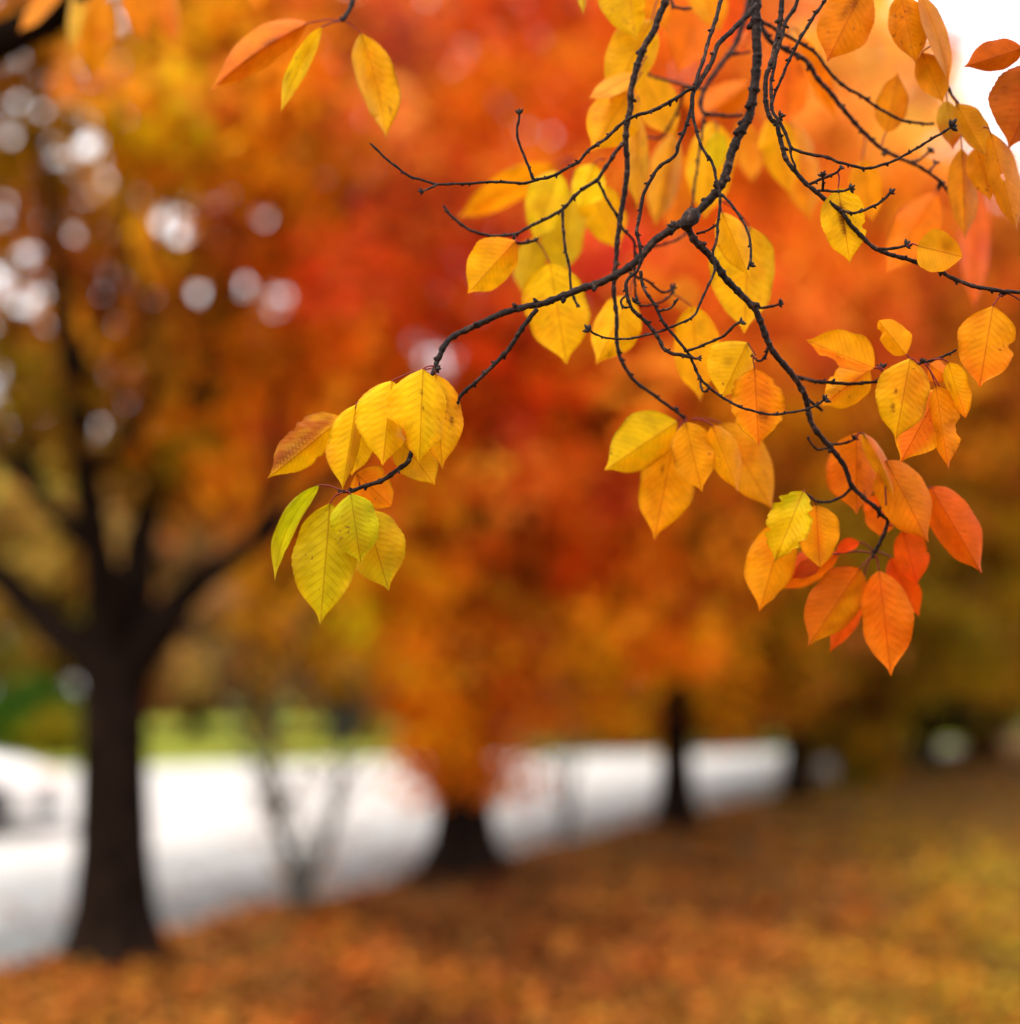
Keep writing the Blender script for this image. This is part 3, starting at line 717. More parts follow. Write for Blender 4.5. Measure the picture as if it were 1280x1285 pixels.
WT = np.array([0, .02, .05, .1, .2, .32, .44, .56, .68, .78, .86, .91, .95, 1.0])
WW = np.array([.02, .17, .36, .58, .85, .98, 1.0, .965, .85, .64, .37, .17, .075, .02])
WROUND = np.array([.02, .22, .45, .70, .95, 1.03, 1.0, .94, .83, .70, .52, .34, .2, .0])
def leaf(parent, base, tip, a, b, d, col, col2=None, mode='tip', bow=0, pet=None, dt=0.0, fold=None, rnd=False, curl=.0, bite=None, ragged=0.0, spots=None, crump=0.0, hole=None, petd=None):
    """one leaf blade: base and tip in the picture, widths a (right of a downward leaf) and b (left), distance d, tip offset dt in metres"""
    col = np.asarray(col, float); nu, nv = 46, 14
    if d > 1.21: d = 1.21 + (d - 1.21) * 1.45
    bx, by = base; tx, ty = tip
    if spots is None and random.random() < .5:
        spots = [(random.uniform(.25, .95), random.choice((-1, 1)) * random.uniform(.2, .85), random.uniform(.03, .09), random.uniform(.2, .5)) for _ in range(random.choice((1, 2, 3)))]
    if bite is None and random.random() < .22:
        bite = [(random.uniform(.35, .8), random.choice((-1, 1)), random.uniform(.02, .05), random.uniform(.1, .22))]
    rim = random.choice((0, 0, .35, .6))
    L = math.hypot(tx - bx, ty - by); ux, uy = (tx - bx) / L, (ty - by) / L; nx, ny = uy, -ux
    t = np.linspace(0, 1, nu); w = np.interp(t, WT, WROUND if rnd else WW)
    # smooth the profile
    for _ in range(3): w[1:-1] = .25 * w[:-2] + .5 * w[1:-1] + .25 * w[2:]
    s = np.linspace(-1, 1, nv * 2 + 1)
    T, S = np.meshgrid(t, s, indexing='ij'); W = np.repeat(w[:, None], len(s), 1)
    pk = random.uniform(.9, 1.12); wb = np.interp(t ** random.uniform(.9, 1.12), t, w); W = np.where(S > 0, np.interp(t ** pk, t, w)[:, None], wb[:, None]); ec = random.uniform(-.10, .16); tc = random.uniform(-.10, .12)
    f1, f2 = random.random() * 6.28, random.random() * 6.28
    edge = 1 + .045 * np.sin(T * 9 + f1 + (S > 0) * 2) + .02 * np.sin(T * 21 + f2 - (S > 0) * 3)
    saw = ((T * 30 + (S > 0) * .5) % 1.0)
    edge = edge + np.abs(S) ** 6 * (-.035 * saw + .012) * np.clip((1 - T) * 6, 0, 1)
    if ragged: edge = edge - np.abs(S) ** 3 * ragged * np.clip(np.sin(T * 17 + f2) * np.sin(T * 31 + f1), 0, 1)
    if bite:
        for (bt, bs, bw, bd) in bite:
            edge = edge - bd * np.exp(-((T - bt) / bw) ** 4) * (np.sign(S) == bs)
    half = np.where(S > 0, a, b)
    off = S * W * half * edge
    cen = bow * 4 * T * (1 - T)
    X = bx + (tx - bx) * T + nx * (off + cen); Y = by + (ty - by) * T + ny * (off + cen)
    # real half width against the seen one gives how far each side turns away
    real = max(a, b, L * .27)
    if fold is None: fold = (random.choice((1, 1, -1)), random.choice((1, 1, -1)))
    za = fold[0] * min(math.sqrt(max(real ** 2 - a * a, 0)) * .8 + 2.0, real * .9); zb = fold[1] * min(math.sqrt(max(real ** 2 - b * b, 0)) * .8 + 2.0, real * .9)
    Z = np.where(S > 0, za, zb) * np.abs(S) ** 1.25 * W
    Z = Z + curl * L * np.sin(T * math.pi) + .012 * L * np.sin(T * 7 + f1) * S + .02 * L * np.sin(T * 4 + f2) * S * S
    avs = np.abs(S * W * .5)
    phv = (T - avs * .42 + avs * avs * .35) * 12.5 + (S > 0) * .5
    Z = Z + .30 * (np.cos(phv * 2 * math.pi)) * np.minimum(1, np.abs(S) * 3) * W * (L / 100)     # quilting between the veins
    Z = Z + L * (ec * np.abs(S) ** 3 * W * .5 + tc * np.clip(T - .6, 0, 1) ** 2 * 2) + .02 * L * np.sin(T * 15 + f2 + S * 2) * np.abs(S) ** 3 * W
    Z = Z + crump * L * (np.sin(T * 13 + S * 4 + f1) * .5 + np.sin(T * 6 - S * 7 + f2) * .5) * np.minimum(1, T * 4)
    D = d + dt * T + Z * d / F
    V = P(X.ravel(), Y.ravel(), D.ravel())
    # colour of the blade: col towards col2 by mode, with blotches
    c2 = col if col2 is None else np.asarray(col2, float)
    A = S * W
    if mode == 'tip': m = np.clip((T - .35) / .6, 0, 1)
    elif mode == 'base': m = np.clip((.5 - T) / .5, 0, 1)
    elif mode == 'edge': m = np.clip((np.abs(S) - .45) / .5, 0, 1)
    elif mode == 'mid': m = np.clip(1 - np.abs(A) / .34, 0, 1) * np.clip(np.sin(T * math.pi) * 1.6, 0, 1)
    elif mode == 'a': m = np.clip(A * 2.2 + .3, 0, 1)
    elif mode == 'b': m = np.clip(-A * 2.2 + .3, 0, 1)
    else: m = np.zeros_like(T)
    bl = .5 + .25 * np.sin(T * 11 + S * 3 + f1) + .25 * np.sin(T * 5 - S * 6 + f2) + .18 * np.sin(T * 27 + S * 9 + f2 * 2)
    m = np.clip(m * (.55 + .75 * bl), 0, 1)[..., None]
    C = lin(col) * (1 - m) + lin(c2) * m
    C = C * (1 + .10 * (bl[..., None] - .5))
    rq = (np.clip((np.abs(S) - .84) / .16, 0, 1) * rim * np.clip(.2 + bl, 0, 1))[..., None]; C = C * (1 - rq) + np.array([.22, .05, .012]) * rq
    if spots:                                             # brown stains with a shape of their own
        for st, ss, sr, k in spots:
            q = np.exp(-(((T - st) / sr) ** 2 + ((A - ss) / (sr * 1.5)) ** 2)) * (.5 + .9 * np.abs(np.sin(T * 71 + S * 37 + f1)))
            q = np.clip(q * k, 0, .92)[..., None]
            C = C * (1 - q) + np.array([.20, .035, .012]) * q
    C = np.clip(C * np.array([.82, .84, .14]), .002, .9)
    i, j = np.meshgrid(np.arange(nu - 1), np.arange(len(s) - 1), indexing='ij'); m_ = len(s)
    q = np.stack([i * m_ + j, i * m_ + j + 1, (i + 1) * m_ + j + 1, (i + 1) * m_ + j], -1).reshape(-1, 4)
    if hole:
        ht, hs, hr = hole
        ci = (i.ravel() + .5) / (nu - 1); cj = (j.ravel() + .5) / (m_ - 1) * 2 - 1
        q = q[((ci - ht) ** 2 + ((cj - hs) * .3) ** 2) > hr ** 2]
    o = mesh_ob('leaf', V, q, LEAF, parent, col=C.reshape(-1, 3), uv=np.stack([T.ravel(), (S * W * .5 + .5).ravel()], -1))
    # stalk, running a little way down the back of the midrib
    if pet is None: pet = (bx - ux * 11 + random.uniform(-3, 3), by - uy * 11 - random.uniform(0, 4))
    px, py = pet
    e = 8.0 / L
    pts = [(px, py, petd or d), ((px * .55 + bx * .45) + nx * random.uniform(-2, 2) , (py * .55 + by * .45) - 2.5, (d + (petd or d)) / 2 + .001), (bx, by, d + .0006), (bx + (tx - bx) * e + nx * bow * 4 * e, by + (ty - by) * e + ny * bow * 4 * e, d + .0012)]
    pp = spline(np.array(pts), 3)
    V, Fq = tube(P(pp[:, 0], pp[:, 1], pp[:, 2]), np.linspace(1.15, .8, len(pp)) * d / F, 6)
    mesh_ob('petiole', V, tri_fix(Fq), PETIOLE, o)
    return o

YEL = (255, 200, 18); GOLD = (250, 182, 14); AMB = (246, 160, 16); ORG = (240, 128, 16); DORG = (232, 112, 14); RED = (234, 90, 10); OLV = (205, 175, 18); GRN = (178, 172, 24); BRN = (150, 70, 20); PEACH = (240, 165, 105)

# ---- the main branch
D0 = 1.14
MAINB = empty('hanging_branch', P(949, 0, D0), label='thickest dark branch in focus, curving down left, with yellow and orange leaf clusters', cat='branch')
m = MAINB
bough, _ = wood(m, 'bough', [(1010,-420),(975,-250),(955,-110),(949,0),(949,30),(950,75),(946,112),(940,145),(929,167),(920,187),(911,217),(904,234),(882,260),(866,273),(847,285),(820,304),(800,327),(772,346),(752,355),(725,364),(700,374),(680,381),(660,385),(640,390),(617,399),(595,410),(572,420),(559,432),(552,445),(547,459),(538,490),(525,540),(513,577),(502,587),(485,600),(468,607),(452,612),(440,616),(428,617)], 13.5, 5.0, 1.19, 1.150)
V, Fq = tube([P(872,266,1.146), P(866,274,1.143), P(858,284,1.14)], [.0052,.0068,.0050], 10, .08); mesh_ob('knot', V, tri_fix(Fq), BARK, bough)
bud(bough, 846, 284, 120, 1.135, 9, 3); bud(bough, 546, 462, 10, 1.137, 9, 4); bud(bough, 428, 617, 180, 1.147, 6, 3)
bud(bough, 512, 579, 35, 1.145, 6, 2); bud(bough, 500, 590, -70, 1.145, 7, 1)
wood(m, 'twig', [(674,388),(660,405),(647,425),(635,442),(617,460),(600,477),(582,492),(572,509),(560,528)], 6.5, 4.4, 1.145, 1.16)
side, _ = wood(m, 'side_branch', [(860,278),(872,302),(892,322),(907,345),(925,365),(945,385),(955,405),(964,430),(977,450),(995,471),(1005,487),(1012,502),(1017,528),(1031,549),(1047,567),(1061,588),(1069,610),(1082,623),(1101,639),(1104,645),(1114,652),(1110,668),(1103,684),(1097,695)], 9.5, 4.8, 1.145, 1.225)
bud(side, 1097, 696, 240, 1.222, 7, 3)
def tw(par, pts, w0, w1, d0, d1=None, b=None):
    o, _ = wood(par, 'twig', pts, w0, w1, d0, d1 or d0)
    if b: bud(o, *b)
    return o
tw(m, [(945,386),(960,386),(970,384),(979,381)], 4, 3.2, 1.175, 1.17, (978,381,20,1.168,8,4))
tw(m, [(964,436),(961,446),(953,453),(945,448)], 4, 3, 1.185, 1.19, (945,448,130,1.19,5,2))
tw(m, [(997,472),(1022,478),(1055,481),(1080,481),(1105,477),(1130,466),(1152,457),(1172,451),(1187,446),(1200,439)], 5.2, 3, 1.19, 1.15)
bud(m, 1106, 462, 90, 1.17, 9, 3); bud(m, 1158, 455, 100, 1.15, 8, 3)
tw(m, [(1008,497),(1020,506),(1031,515)], 5, 4, 1.20, 1.20, (1029,513,-45,1.2,5,2))
tw(m, [(1031,551),(1037,557),(1053,557),(1066,554),(1073,551)], 3.8, 3, 1.205, 1.2, (1072,551,60,1.2,8,4))
tw(m, [(1044,562),(1034,563),(1026,564),(1020,559),(1014,551)], 3.6, 2.6, 1.205, 1.2, (1015,552,110,1.2,5,2))
tw(m, [(1069,612),(1058,622),(1040,630),(1024,628),(1009,618)], 4.2, 3.2, 1.21, 1.2)
tw(m, [(1101,639),(1107,637),(1112,632)], 3.4, 2.6, 1.215, 1.21)
# the network that leaves the bough near the top of the frame and dangles in front of it
net = m
tw(net, [(950,6),(935,22),(920,37),(902,55),(892,80),(880,100),(871,114),(869,122)], 7, 5.5, 1.16, 1.13)
tw(net, [(946,-60),(925,-30),(905,0),(900,20),(892,42),(885,67),(877,92),(870,113)], 6, 4.6, 1.18, 1.13)
tw(net, [(872,110),(862,114),(837,130),(815,140),(787,150),(762,172),(737,190),(727,202),(710,212),(690,222),(672,226),(655,230),(625,228),(590,230),(550,231),(530,226),(512,220),(497,209),(480,195),(466,181)], 5, 2.8, 1.13, 1.12, (467,182,140,1.12,5,1))
tw(net, [(669,226),(660,200),(652,182),(649,165),(651,150),(652,138)], 3.6, 3.0, 1.125, 1.12, (652,143,88,1.12,10,3))
tw(net, [(549,231),(540,236),(529,241)], 3.2, 3, 1.12, 1.12, (531,240,190,1.12,8,3))
tw(net, [(869,117),(866,140),(862,155),(852,180),(847,195),(827,210),(814,230),(806,250),(802,275),(799,292),(803,308),(804,325),(799,340),(787,352),(786,365),(790,380),(797,392),(812,405),(822,418),(829,430),(834,438),(845,444),(858,446),(866,448)], 4.6, 5, 1.13, 1.125)
k1 = tw(net, [(786,370),(779,378),(783,386),(793,384)], 3, 3, 1.122, 1.12, (797,380,60,1.12,9,4)); bud(k1, 782, 384, 200, 1.12, 5, 3)
dn = tw(net, [(804,340),(807,360),(820,380),(830,400),(842,417),(855,432),(865,446),(875,467),(881,478),(895,490),(915,504),(942,515),(970,520),(995,517),(1020,511),(1036,500)], 4.4, 3.0, 1.127, 1.125, (1034,502,40,1.125,9,4))
tw(net, [(827,391),(842,386),(849,376)], 3.4, 3, 1.125, 1.12, (848,379,60,1.12,6,1))
tw(net, [(861,440),(875,436),(890,430),(910,420),(920,410),(930,403)], 3.6, 3.6, 1.125, 1.11, (929,405,30,1.11,9,3))
tw(net, [(879,477),(880,487),(884,492),(890,488)], 3, 2.6, 1.127, 1.12, (888,488,40,1.12,5,2))
tw(net, [(866,446),(872,450),(877,450)], 4, 3.4, 1.122, 1.12, (876,449,-10,1.12,6,3))
tw(net, [(869,120),(870,145),(874,165),(882,187),(895,207),(899,227),(904,248),(901,280),(900,297),(895,317),(897,337),(892,352),(880,377),(872,395),(855,405),(827,416),(795,424),(767,425),(747,419),(738,413)], 4.4, 2.7, 1.165, 1.118, (740,415,135,1.118,10,3))
tw(net, [(903,243),(910,248),(920,260),(932,277),(941,300),(942,322),(939,338)], 3.8, 3.2, 1.14, 1.12, (941,333,30,1.12,9,3))
tw(net, [(874,293),(885,290),(897,284),(901,278)], 3.4, 2.6, 1.16, 1.16)

# leaves of the main branch: the sharp yellow spray at the end of the bough
leaf(m, (430,524), (336,600), 22, 31, 1.152, GOLD, (178,92,22), 'b', pet=(462,500), petd=1.168, spots=[(.5,-.25,.22,.6),(.75,-.2,.16,.7)], ragged=.12, fold=(1,1))
leaf(m, (452,513), (441,597), 25, 20, 1.162, (255,190,14), fold=(1,1), pet=(470,498), petd=1.172)
leaf(m, (447,508), (430,614), 12, 29, 1.146, (252,196,20), (214,150,24), 'a', fold=(1,-1), pet=(468,492), petd=1.165)
leaf(m, (492,478), (480,584), 32, 40, 1.143, YEL, GOLD, 'tip', pet=(542,462), bite=[(.55,1,.1,.30)], fold=(1,1), curl=-.03)
leaf(m, (531,463), (526,580), 32, 43, 1.128, (255,204,14), GOLD, 'edge', pet=(545,460), bite=[(.72,-1,.14,.40)], fold=(1,1), curl=-.04, spots=[(.25,-.02,.025,1.2),(.42,.05,.02,1.2)])
leaf(m, (547,470), (555,588), 30, 28, 1.15, (248,180,18), AMB, 'edge', pet=(548,460), spots=[(.3,.3,.14,.5),(.5,.5,.06,.8)], fold=(1,1))
leaf(m, (500,548), (546,609), 27, 24, 1.166, (232,162,20), pet=(512,578), fold=(1,-1))
leaf(m, (447,594), (491,635), 26, 26, 1.172, ORG, (242,150,20), 'edge', pet=(452,613), rnd=True)
leaf(m, (400,609), (345,729), 10, 15, 1.150, GRN, OLV, 'tip', bow=-13, pet=(428,616), fold=(1,-1))
leaf(m, (414,632), (402,783), 40, 41, 1.140, (206,176,16), (214,172,10), 'edge', pet=(430,618), fold=(1,1), curl=-.02, bite=())
leaf(m, (440,620), (453,706), 30, 31, 1.128, (196,182,22), (206,180,16), 'tip', pet=(434,617), fold=(1,1), curl=-.05, bite=())
leaf(m, (458,640), (488,741), 37, 35, 1.156, (202,164,12), (214,160,16), 'edge', pet=(436,618), fold=(1,1), bite=())
# beside the right-hand twig
leaf(m, (1097,462), (1011,427), 15, 33, 1.165, (246,160,20), DORG, 'a', pet=(1108,464), fold=(-1,1), bite=[(.6,1,.12,.4)])
leaf(m, (1092,463), (1031,509), 25, 24, 1.185, AMB, ORG, 'mid', pet=(1108,466))
leaf(m, (1137,445), (1102,402), 15, 21, 1.15, (246,158,26), AMB, 'tip', pet=(1147,457), bite=[(.75,1,.08,.5)], rnd=True)
leaf(m, (1142,450), (1124,551), 33, 35, 1.128, (244,178,18), (240,160,24), 'a', pet=(1152,457), fold=(1,1), curl=-.03, spots=[(.42,-.3,.03,1.2),(.62,-.32,.05,1.0)])
leaf(m, (1180,488), (1130,580), 34, 30, 1.165, DORG, AMB, 'edge', pet=(1161,456))
leaf(m, (1174,484), (1190,588), 26, 14, 1.155, (242,150,22), ORG, 'tip', pet=(1161,456), fold=(1,1), bite=[(.55,1,.1,.35)])
leaf(m, (1190,455), (1212,525), 18, 12, 1.15, (246,168,16), ORG, 'tip', pet=(1172,451), rnd=True)
leaf(m, (1166,458), (1192,474), 12, 16, 1.17, ORG, DORG, 'tip', pet=(1158,455), rnd=True)
# behind the side branch
leaf(m, (947,462), (952,560), 36, 33, 1.172, ORG, (248,160,18), 'edge', pet=(946,446), spots=[(.6,.15,.09,.7),(.62,.3,.06,.6)], ragged=.12)
leaf(m, (938,430), (905,500), 22, 38, 1.195, (250,186,18), GOLD, 'tip', pet=(948,446), fold=(1,1), spots=[(.4,-.3,.1,.35)])
leaf(m, (868,384), (879,503), 30, 28, 1.27, (244,168,16), pet=(838,366))
leaf(m, (906,266), (940,348), 19, 21, 1.2, (250,176,30), GOLD, 'tip', pet=(903,250))
leaf(m, (940,284), (934,418), 36, 47, 1.24, (250,186,10), (248,176,14), 'tip', pet=(906,252), curl=.04)
# orange spray at the end of the side branch
leaf(m, (1075,543), (1075,645), 30, 40, 1.212, (242,126,18), DORG, 'tip', pet=(1072,552), rnd=False, spots=[(.4,.1,.08,.5),(.75,.35,.05,.7)])
leaf(m, (1082,543), (1122,625), 10, 12, 1.192, (240,164,56), ORG, 'a', pet=(1075,551), bow=4)
leaf(m, (1112,578), (1165,680), 30, 34, 1.200, (232,130,24), (236,120,20), 'tip', pet=(1112,634), spots=[(.4,.1,.08,.4)])
leaf(m, (1168,611), (1232,719), 30, 27, 1.215, (228,96,12), (230,104,14), 'tip', pet=(1116,652))
leaf(m, (1133,664), (1151,735), 25, 19, 1.222, RED, (235,76,6), 'tip', pet=(1112,660))
leaf(m, (1118,700), (1154,774), 18, 17, 1.240, (232,84,6), RED, 'tip', pet=(1099,693))
leaf(m, (1103,716), (1118,848), 36, 29, 1.216, (228,112,14), DORG, 'mid', pet=(1098,697), curl=-.03)
leaf(m, (1079,713), (1014,811), 28, 36, 1.220, (218,104,14), (222,134,14), 'a', pet=(1096,697))
leaf(m, (1080,742), (1041,819), 15, 14, 1.238, (236,88,8), pet=(1094,697))
leaf(m, (1008,616), (972,705), 27, 31, 1.188, (236,186,8), (196,184,20), 'base', pet=(1010,618), crump=.02, ragged=.3, curl=-.06)
leaf(m, (1024,634), (1029,712), 27, 26, 1.205, (246,156,16), ORG, 'mid', pet=(1016,622), rnd=True)
leaf(m, (985,654), (953,767), 27, 34, 1.214, (248,158,22), (246,146,20), 'tip', pet=(1006,620))
leaf(m, (1053,695), (966,737), 19, 24, 1.226, (236,96,12), (238,120,14), 'a', pet=(1094,694))
leaf(m, (1030,702), (994,726), 11, 11, 1.220, (206,84,72), (190,60,60), 'tip', pet=(1053,695))
leaf(m, (1078,680), (1048,694), 6, 11, 1.222, (228,74,10), pet=(1096,692))
leaf(m, (1108,619), (1106,673), 22, 24, 1.235, (236,100,8), DORG, 'tip', pet=(1104,642), rnd=True)

# ---- the strand left of it, hanging into the picture at the top
S1 = empty('hanging_branch', P(835, 0, 1.2), label='thin drooping branch hanging left of the thickest one, ending in pale amber leaves', cat='branch')
l1, _ = wood(S1, 'stem', [(930,-420),(885,-220),(850,-70),(835,0),(827,20),(820,40),(807,62),(797,92),(792,112),(791,135),(787,155),(785,175),(787,200),(786,225),(781,257),(776,290),(774,312),(772,340),(770,362),(772,380),(774,405),(774,430),(779,450),(790,470),(805,485),(822,497),(842,512),(849,517),(860,524)], 10, 3.6, 1.19, 1.215)
bud(l1, 848, 515, 20, 1.212, 6, 4)
tw(S1, [(784,178),(772,192),(760,210),(750,225),(735,235),(720,247),(707,262),(694,270),(680,277),(660,287),(645,294),(620,296),(595,291),(580,282),(565,270),(557,258)], 5.4, 3.4, 1.195, 1.21)
tw(S1, [(645,294),(647,304),(660,305),(673,301)], 4.2, 4, 1.2, 1.205, (671,302,40,1.205,6,3))
tw(S1, [(706,264),(707,292),(710,315),(715,340),(717,365),(725,384)], 4, 3.4, 1.2, 1.2, (724,381,-70,1.2,7,2))
tw(S1, [(751,228),(760,247),(772,267),(782,287),(795,302),(797,322),(797,345),(812,352),(830,366),(845,362),(846,356)], 4, 3, 1.21, 1.235, (843,362,50,1.235,7,3))
tw(S1, [(797,345),(798,372),(804,383),(827,380),(840,372),(846,364)], 3.2, 3, 1.23, 1.24, (843,368,50,1.24,5,2))
leaf(S1, (850,529), (759,590), 29, 38, 1.222, (240,190,44), (246,168,20), 'a', pet=(858,523), fold=(1,1), curl=-.03)
leaf(S1, (847,544), (821,677), 38, 34, 1.236, (246,154,16), (248,160,18), 'edge', pet=(860,525), spots=[(.35,-.2,.04,.8)])
leaf(S1, (860,530), (881,617), 28, 27, 1.216, (246,164,18), AMB, 'tip', pet=(862,525))
leaf(S1, (894,534), (926,617), 20, 18, 1.21, (248,166,18), AMB, 'tip', pet=(868,526))
leaf(S1, (905,531), (970,640), 32, 29, 1.255, (226,142,14), pet=(870,526))
leaf(S1, (690,330), (711,457), 40, 43, 1.255, (252,190,6), GOLD, 'tip', pet=(673,302))
leaf(S1, (790,372), (748,457), 32, 26, 1.25, (250,178,14), pet=(797,345))
leaf(S1, (647,302), (587,368), 25, 33, 1.195, (252,172,8), ORG, 'base', pet=(650,304))
leaf(S1, (700,215), (670,302), 26, 28, 1.33, (232,190,14), pet=(720,200))
leaf(S1, (716,240), (704,348), 24, 34, 1.36, (212,168,12), pet=(720,215))
leaf(S1, (672,298), (655,368), 22, 20, 1.36, (206,160,14), pet=(690,285))
leaf(S1, (745,206), (727,262), 24, 20, 1.30, (246,202,24), pet=(760,200))
leaf(S1, (738,232), (777,314), 30, 26, 1.33, (248,180,14), pet=(748,220))
leaf(S1, (695,208), (574,274), 18, 24, 1.42, (236,142,14), pet=(720,196))
leaf(S1, (785,-48), (798,50), 20, 40, 1.25, (234,174,12), pet=(800,-80))
leaf(S1, (818,25), (765,128), 28, 34, 1.26, (246,172,14), pet=(830,-10))
leaf(S1, (800,92), (738,124), 12, 12, 1.25, PEACH, (236,150,60), 'base', pet=(812,70))
leaf(S1, (792,112), (742,190), 34, 32, 1.26, (252,170,6), pet=(806,90))
leaf(S1, (806,95), (848,172), 26, 26, 1.32, (236,158,18), pet=(800,80))
leaf(S1, (800,145), (800,262), 14, 17, 1.28, (248,176,14), pet=(800,120))
leaf(S1, (728,-48), (732,19), 8, 8, 1.24, (236,190,20), pet=(735,-80))

# ---- out of focus strands behind the two
S2 = empty('hanging_branch', P(930, 37, 1.36), label='blurred dark twig tangled behind the thickest branch among big soft orange leaves', cat='branch')
wood(S2, 'stem', [(1010,-420),(980,-200),(950,-40),(930,37),(917,65),(900,87),(882,117),(882,140),(905,145),(932,145)], 9, 4.5, 1.36, 1.31)
tw(S2, [(917,68),(930,67),(942,65)], 4, 3, 1.33, 1.33)
tw(S2, [(885,112),(860,107),(835,100),(807,92)], 4, 3, 1.33, 1.35)
tw(S2, [(860,107),(850,140),(830,172),(812,172)], 4, 3, 1.34, 1.38)
tw(S2, [(884,145),(872,230),(862,290),(832,307),(806,310)], 3.6, 2.6, 1.31, 1.28)
tw(S2, [(830,-60),(842,0),(852,10),(868,11)], 4.5, 3.6, 1.28, 1.28)
for args in [((880,-12), (852,92), 30, 32, 1.44, (232,110,16)), ((846,165), (822,284), 19, 22, 1.38, (226,150,16)),
             ((895,152), (884,275), 32, 28, 1.35, (250,178,12)), ((900,165), (898,215), 14, 14, 1.31, (232,194,20)),
             ((942,104), (868,157), 20, 22, 1.40, (236,120,14)), ((943,40), (924,63), 9, 9, 1.31, (244,120,118)),
             ((990,48), (985,160), 30, 28, 1.40, (238,112,14)), ((1004,46), (1050,150), 15, 13, 1.33, (242,128,12)),
             ((966,148), (992,244), 25, 22, 1.36, (240,164,22)), ((990,150), (1017,278), 26, 24, 1.40, (240,146,14)),
             ((860,110), (905,150), 18, 20, 1.42, (236,130,16)), ((930,150), (945,230), 20, 16, 1.46, (232,140,60)),
             ((870,-30), (905,40), 26, 20, 1.36, (246,160,16)), ((800,-30), (838,40), 20, 18, 1.34, (242,140,40)),
             ((850,190), (848,300), 26, 22, 1.46, (230,120,16)), ((900,-20), (935,70), 26, 24, 1.48, (226,80,20))]:
    leaf(S2, *args[:5], args[5], mode='none')

# ---- the twisted strands at the right that run out of the frame
S3 = empty('hanging_branch', P(985, 0, 1.16), label='slender twisted branch arching right to the frame edge with a few sharp single leaves', cat='branch')
wood(S3, 'stem', [(1050,-420),(1020,-240),(990,-80),(981,0),(980,20),(974,55),(967,80),(961,100),(961,125),(966,148),(975,155),(978,170),(982,186),(988,202),(1002,220),(1017,235),(1042,255),(1057,267),(1070,285),(1087,302),(1100,313),(1120,320),(1150,329),(1180,340),(1195,349),(1222,359),(1255,365),(1280,367),(1330,372),(1400,380)], 7, 5.0, 1.17, 1.14)
tw(S3, [(1020,-150),(1010,-60),(1001,0),(987,25),(982,42),(975,65),(971,85),(968,102),(968,125),(970,140),(978,152),(988,172),(994,186),(1015,193),(1040,198),(1052,203),(1085,211),(1110,206),(1135,195),(1160,180),(1185,165),(1197,156)], 5.5, 3.2, 1.165, 1.125, (1193,159,35,1.125,11,4))
tw(S3, [(1060,-120),(1045,-30),(1035,0),(1017,27),(997,62),(982,95),(971,122),(967,138)], 4.8, 3.6, 1.15, 1.155)
bud(S3, 978, 146, 20, 1.14, 9, 4)
tw(S3, [(992,184),(993,196),(998,210)], 3.4, 3, 1.15, 1.15)
tw(S3, [(1016,231),(1037,222),(1050,216),(1057,209)], 4, 3, 1.145, 1.13, (1055,212,50,1.13,6,3))
tw(S3, [(1032,238),(1033,228),(1032,218)], 3.6, 3.2, 1.14, 1.13, (1032,221,90,1.13,8,4))
tw(S3, [(1026,239),(1047,240),(1060,239),(1069,236)], 3.8, 3, 1.145, 1.13, (1067,237,20,1.13,8,4))
tw(S3, [(1056,264),(1067,267),(1077,266),(1100,257),(1112,247),(1121,238)], 4, 3.4, 1.145, 1.13, (1117,242,40,1.13,8,3))
tw(S3, [(1101,312),(1120,312),(1140,307)], 4.2, 3.6, 1.145, 1.14, (1137,308,20,1.14,9,4))
bud(S3, 1257, 368, -90, 1.145, 7, 4)
leaf(S3, (1052,236), (1067,330), 29, 28, 1.155, (250,184,18), GOLD, 'tip', pet=(1051,216), spots=[(.28,-.02,.1,.9),(.42,-.06,.08,1.1),(.56,-.05,.07,1.0)], curl=-.02)
leaf(S3, (1151,308), (1208,322), 25, 28, 1.138, (242,160,60), (240,150,50), 'tip', pet=(1140,308), rnd=True, spots=[(.6,.3,.16,.35)])
leaf(S3, (1246,384), (1229,486), 37, 37, 1.138, (240,150,20), ORG, 'tip', pet=(1257,370), curl=-.03, bite=[(.45,1,.05,.2)])
leaf(S3, (1298,392), (1320,480), 30, 26, 1.145, ORG, pet=(1262,367))

# ---- two blurred strands behind them
S4 = empty('hanging_branch', P(960, 29, 1.28), label='soft blurred pair of twigs slanting down right behind the slender twisted branch', cat='branch')
wood(S4, 'stem', [(900,-420),(905,-200),(935,-30),(960,42),(982,60),(1010,75),(1025,97),(1045,120),(1065,145),(1085,167),(1105,185),(1122,195),(1145,205),(1167,217),(1182,230),(1195,247)], 8, 3.6, 1.26, 1.27)
tw(S4, [(940,15),(960,29),(980,40),(1000,52),(1022,65),(1037,85),(1055,105),(1080,120),(1105,137),(1130,150),(1155,155),(1172,155)], 5, 3.6, 1.25, 1.25)
tw(S4, [(1143,205),(1155,200),(1164,192),(1168,188)], 3.6, 3, 1.27, 1.28, (1166,190,50,1.28,8,4))
tw(S4, [(1165,216),(1172,208),(1174,204)], 3.2, 3, 1.27, 1.28, (1173,206,60,1.28,7,3))
bud(S4, 1180, 228, -50, 1.27, 11, 3); bud(S4, 1110, 190, -90, 1.265, 8, 3)
leaf(S4, (1112,166), (1127,91), 20, 20, 1.265, (232,138,14), pet=(1106,184))
leaf(S4, (1175,242), (1112,342), 30, 27, 1.33, (244,126,12), DORG, 'base', pet=(1182,230))
leaf(S4, (1224,232), (1222,390), 21, 20, 1.42, (238,100,6), pet=(1195,247))
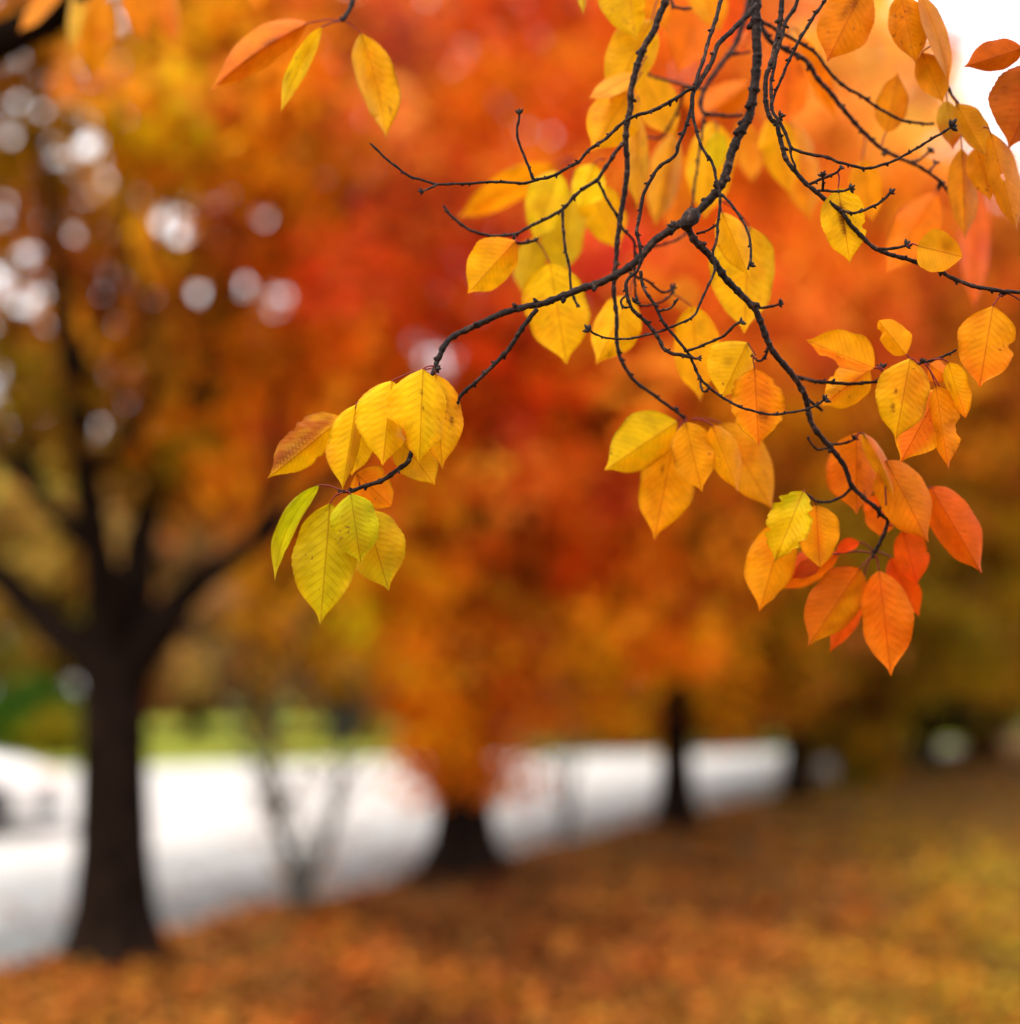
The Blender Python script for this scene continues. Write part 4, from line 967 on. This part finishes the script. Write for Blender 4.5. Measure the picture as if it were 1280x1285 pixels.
leaf(S4, (1082,200), (1096,278), 19, 23, 1.33, (240,146,16), pet=(1086,168))

# ---- the spray of dull amber leaves against the sky
S5 = empty('hanging_branch', P(1150, -20, 1.2), label='spray of dull amber leaves hanging against the white sky at the upper right', cat='branch')
wood(S5, 'stem', [(1120,-420),(1130,-200),(1142,-60),(1155,-10),(1176,60),(1190,110),(1212,140),(1235,162)], 8, 2.6, 1.24, 1.225)
tw(S5, [(1140,-70),(1115,-50),(1090,-34)], 4, 3, 1.235, 1.22)
leaf(S5, (1086,-20), (1038,77), 33, 36, 1.195, (236,130,10), ORG, 'tip', pet=(1090,-34), spots=[(.25,-.05,.12,.7),(.4,-.2,.08,.5)])
leaf(S5, (1130,-8), (1149,79), 26, 23, 1.2, (226,138,14), pet=(1140,-60))
leaf(S5, (1154,-8), (1191,106), 14, 13, 1.205, (216,130,12), pet=(1148,-35), bow=5)
leaf(S5, (1157,66), (1184,129), 21, 20, 1.212, (224,138,14), pet=(1174,55))
leaf(S5, (1189,126), (1196,188), 15, 16, 1.235, (206,146,84), (200,90,40), 'tip', pet=(1190,112))
leaf(S5, (1200,130), (1236,196), 24, 14, 1.208, (206,130,30), (214,140,84), 'edge', pet=(1196,122), fold=(1,1))
leaf(S5, (1207,186), (1211,300), 19, 19, 1.228, (226,134,12), pet=(1206,132))
leaf(S5, (1226,184), (1244,252), 20, 20, 1.222, (224,134,12), pet=(1216,146))
leaf(S5, (1243,166), (1276,290), 23, 18, 1.2, (224,136,14), (218,130,14), 'tip', pet=(1234,160), hole=(.45,.05,.035))

# ---- brown leaves cut by the right edge
S6 = empty('hanging_branch', P(1330, 20, 1.2), label='two dark rusty brown leaves cut by the right edge of the photo', cat='branch')
wood(S6, 'stem', [(1330,-420),(1345,-160),(1335,20),(1328,50),(1322,75)], 7, 3, 1.18, 1.2)
leaf(S6, (1284,60), (1210,84), 18, 22, 1.19, (196,88,2), pet=(1328,48))
leaf(S6, (1312,82), (1266,186), 34, 50, 1.2, (184,88,4), pet=(1324,72))

# ---- three leaves at the upper left
S7 = empty('hanging_branch', P(436, 10, 1.24), label='short twig with three drooping amber leaves at the upper left', cat='branch')
wood(S7, 'stem', [(560,-420),(500,-220),(452,-40),(443,0),(436,16),(430,26)], 8, 5, 1.27, 1.245)
leaf(S7, (386,29), (264,113), 22, 25, 1.245, (226,124,12), (226,110,10), 'mid', bow=-6, pet=(430,26), spots=[(.35,-.05,.1,.7),(.6,.05,.06,.5)])
leaf(S7, (404,34), (352,142), 11, 13, 1.235, (222,172,14), pet=(430,27), bow=-4)
leaf(S7, (453,42), (485,174), 28, 23, 1.245, (234,160,14), (234,164,14), 'tip', pet=(431,26), spots=[(.75,.35,.04,.7)], bow=4)

# ---- the soft ones in the corner and the dark limb they hang from
S8 = empty('hanging_branch', P(40, 30, 1.9), label='thick black blurred limb across the top left corner with soft hanging leaves', cat='branch')
lm, _ = wood(S8, 'limb', [(-420,150),(-250,110),(-90,75),(-20,58),(40,32),(95,0),(150,-60),(260,-160),(420,-330)], 56, 44, 2.6, 2.4, rough=.4)
lm.data.materials[0] = TRUNK
tw(S8, [(95,0),(130,-20),(170,-34),(215,-44)], 9, 5, 1.7, 1.66)
for args in [((100,-25), (90,66), 10, 10, 1.62, (214,160,12)), ((126,-12), (115,99), 25, 24, 1.66, (228,138,14)), ((165,-32), (180,52), 20, 20, 1.62, (238,134,12)),
             ((200,-32), (219,58), 15, 15, 1.64, (236,128,18)), ((78,-22), (24,40), 12, 13, 1.7, (226,134,16)), ((332,-55), (322,16), 20, 18, 1.5, (238,130,12))]:
    leaf(S8, *args[:5], args[5], mode='none')
